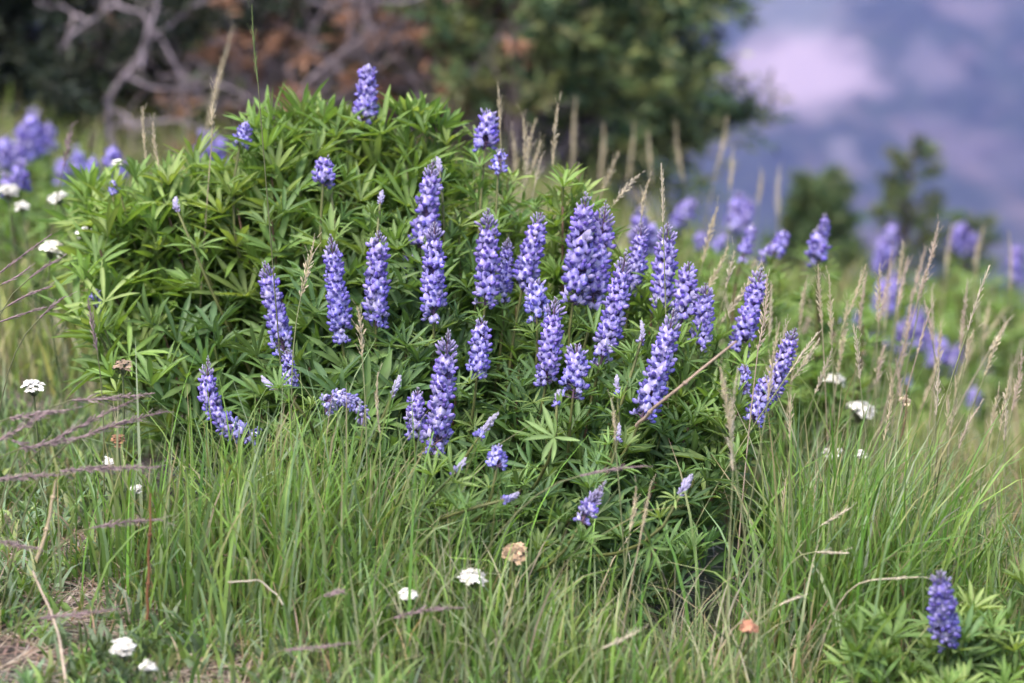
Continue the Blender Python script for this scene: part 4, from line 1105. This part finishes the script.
def branchy(rt, mbT, p, d, L, r, depth_, col, mbN=None, ncol=None):
    n = 6
    pts = [p]; dd = nrm(d)
    for k in range(n):
        dd = nrm(dd + R.normal(0, 0.22, 3) + np.array([0, 0, 0.03])); pts.append(pts[-1] + dd * L / n)
    pts = np.array(pts)
    tube(mbT, pts, np.linspace(r, r * 0.45, n + 1), np.array(col) * R.lognormal(0, 0.15), 5 if r > 0.006 else 3)
    if depth_ > 0:
        for k in range(R.integers(4, 7)):
            i = R.integers(2, n + 1)
            branchy(rt, mbT, pts[i], nrm(dd + R.normal(0, 0.75, 3)), L * R.uniform(0.4, 0.7), r * 0.5, depth_ - 1, col, mbN, ncol)
    elif mbN is not None and R.random() < 0.10:
        for k in range(3):
            spray(mbN, pts[-2], nrm(dd + R.normal(0, 0.5, 3)), 0.06, np.array(ncol) * R.uniform(.6, 1.3), 12, 0.03)


def dead_shrub(x, y, label, n, L, col, ncol, dirs=None, r=0.016, dp=3, group='grey dead shrubs at the meadow edge'):
    g = np.array([x, y, float(gz(x, y)) - 0.02])
    rt = thing('dead_shrub', tuple(g), label, 'dead shrub', group)
    nd = MB()
    for k in range(n):
        tb = MB()
        az = R.uniform(0, 6.28); d = np.array([math.cos(az) * 0.8, math.sin(az) * 0.4, R.uniform(0.4, 1.1)])
        branchy(rt, tb, g + np.array([R.normal(0, .08), R.normal(0, .04), 0]), d, L * R.uniform(0.7, 1.2), r * R.uniform(.7, 1.2), dp, col, nd if ncol else None, ncol)
        child(tb, 'branch', M_BARK, rt)
    if nd.n:
        child(nd, 'dead_needles', M_NEEDLE, rt, smooth=False)
    return rt


GREY = (0.20, 0.165, 0.18)
dead_shrub(-0.60, 5.85, 'grey leafless shrub left of the orange needled one', 4, 0.42, GREY, None, dp=2)
dead_shrub(-0.36, 5.75, 'grey dead shrub with orange brown needles behind the bush', 9, 0.48, GREY, (0.30, 0.16, 0.10))
dead_shrub(-0.27, 5.9, 'dead shrub with rusty and grey twigs left of the olive conifer', 8, 0.46, GREY, (0.28, 0.16, 0.10))
dead_shrub(0.10, 5.6, 'low grey dead branches under the olive conifer', 3, 0.20, GREY, None)
# the bare forked snag at the upper left
g = np.array([-0.88, 5.35, float(gz(-0.88, 5.35)) - 0.02])
rt = thing('dead_snag', tuple(g), 'bare forked grey branches standing before the dark conifer', 'dead branch', 'grey dead shrubs at the meadow edge')
for pts, r in (([(120, 172), (108, 120), (104, 98), (140, 62), (150, 30), (160, -10), (172, -60)], .013), ([(140, 62), (148, 20), (120, 4), (90, 22), (55, 50)], .010), ([(104, 98), (120, 118), (140, 130)], .008), ([(150, 40), (190, 8), (230, -20)], .008), ([(125, 80), (165, 90), (215, 84), (250, 96)], .007), ([(110, 125), (160, 120), (205, 128)], .007), ([(90, 22), (70, 10), (40, 4)], .006), ([(150, 30), (175, 60), (190, 100), (185, 140)], .007)):
    P = np.array([at(a, b, 5.35 + R.normal(0, 0.03)) for a, b in pts]); t = np.linspace(0, 1, len(P)); tt = np.linspace(0, 1, 18)
    Q = np.stack([np.interp(tt, t, P[:, k]) for k in range(3)], -1) + R.normal(0, 0.006, (18, 3))
    Q[1:-1] = (Q[:-2] + 2 * Q[1:-1] + Q[2:]) / 4
    mb = MB(); tube(mb, Q, np.linspace(r * 0.55, r * 0.28, 18), np.array((0.25, 0.21, 0.235)), 6)
    for _ in range(2):
        i = R.integers(5, 17); branchy(rt, mb, Q[i], R.normal(0, 1, 3), 0.14, r * 0.35, 1, (0.28, 0.235, 0.25))
    child(mb, 'branch', M_BARK, rt)

# ------------------------------------------------------------------ light, sky, camera
SUN_EL, SUN_AZ = rad(58), rad(215)       # azimuth clockwise from +Y: behind and left of the camera
w = bpy.data.worlds.new('World'); SC.world = w; w.use_nodes = True
nt = w.node_tree; nt.nodes.clear()
sky = nt.nodes.new('ShaderNodeTexSky'); sky.sky_type = 'NISHITA'; sky.sun_disc = False
sky.sun_elevation = SUN_EL; sky.sun_rotation = SUN_AZ; sky.dust_density = 4.0; sky.air_density = 1.0; sky.ozone_density = 1.0
bg = nt.nodes.new('ShaderNodeBackground'); bg.inputs[1].default_value = 0.15
wo = nt.nodes.new('ShaderNodeOutputWorld')
nt.links.new(sky.outputs[0], bg.inputs[0]); nt.links.new(bg.outputs[0], wo.inputs[0])
sl = bpy.data.lights.new('sun', 'SUN'); sl.energy = 1.35; sl.angle = rad(25); sl.color = (1.0, 0.95, 0.88)
so = bpy.data.objects.new('sun', sl); COL.objects.link(so)
sd = np.array([math.sin(SUN_AZ) * math.cos(SUN_EL), math.cos(SUN_AZ) * math.cos(SUN_EL), math.sin(SUN_EL)])
from mathutils import Vector
so.rotation_euler = Vector(sd).to_track_quat('Z', 'Y').to_euler(); so.location = (-2, -2, 5)

cd = bpy.data.cameras.new('camera'); cam = bpy.data.objects.new('camera', cd); COL.objects.link(cam)
cam.location = CAM; cam.rotation_euler = (math.pi / 2 - PITCH, 0, 0)
cd.lens = LENS; cd.sensor_width = 36; cd.clip_start = 0.05; cd.clip_end = 20000
cd.dof.use_dof = True; cd.dof.focus_distance = 2.44; cd.dof.aperture_fstop = 4.0
SC.camera = cam

SC.render.engine = 'CYCLES'
cy = SC.cycles
cy.max_bounces = 6; cy.diffuse_bounces = 3; cy.glossy_bounces = 2; cy.transmission_bounces = 4; cy.volume_bounces = 0; cy.transparent_max_bounces = 4
cy.use_denoising = True
try:
    cy.denoiser = 'OPENIMAGEDENOISE'; cy.denoising_input_passes = 'RGB_ALBEDO_NORMAL'
except Exception:
    pass
cy.sample_clamp_indirect = 6
vs = SC.view_settings
vs.view_transform = 'Standard'; vs.look = 'None'; vs.exposure = 1.55; vs.gamma = 1.0; vs.use_curve_mapping = False
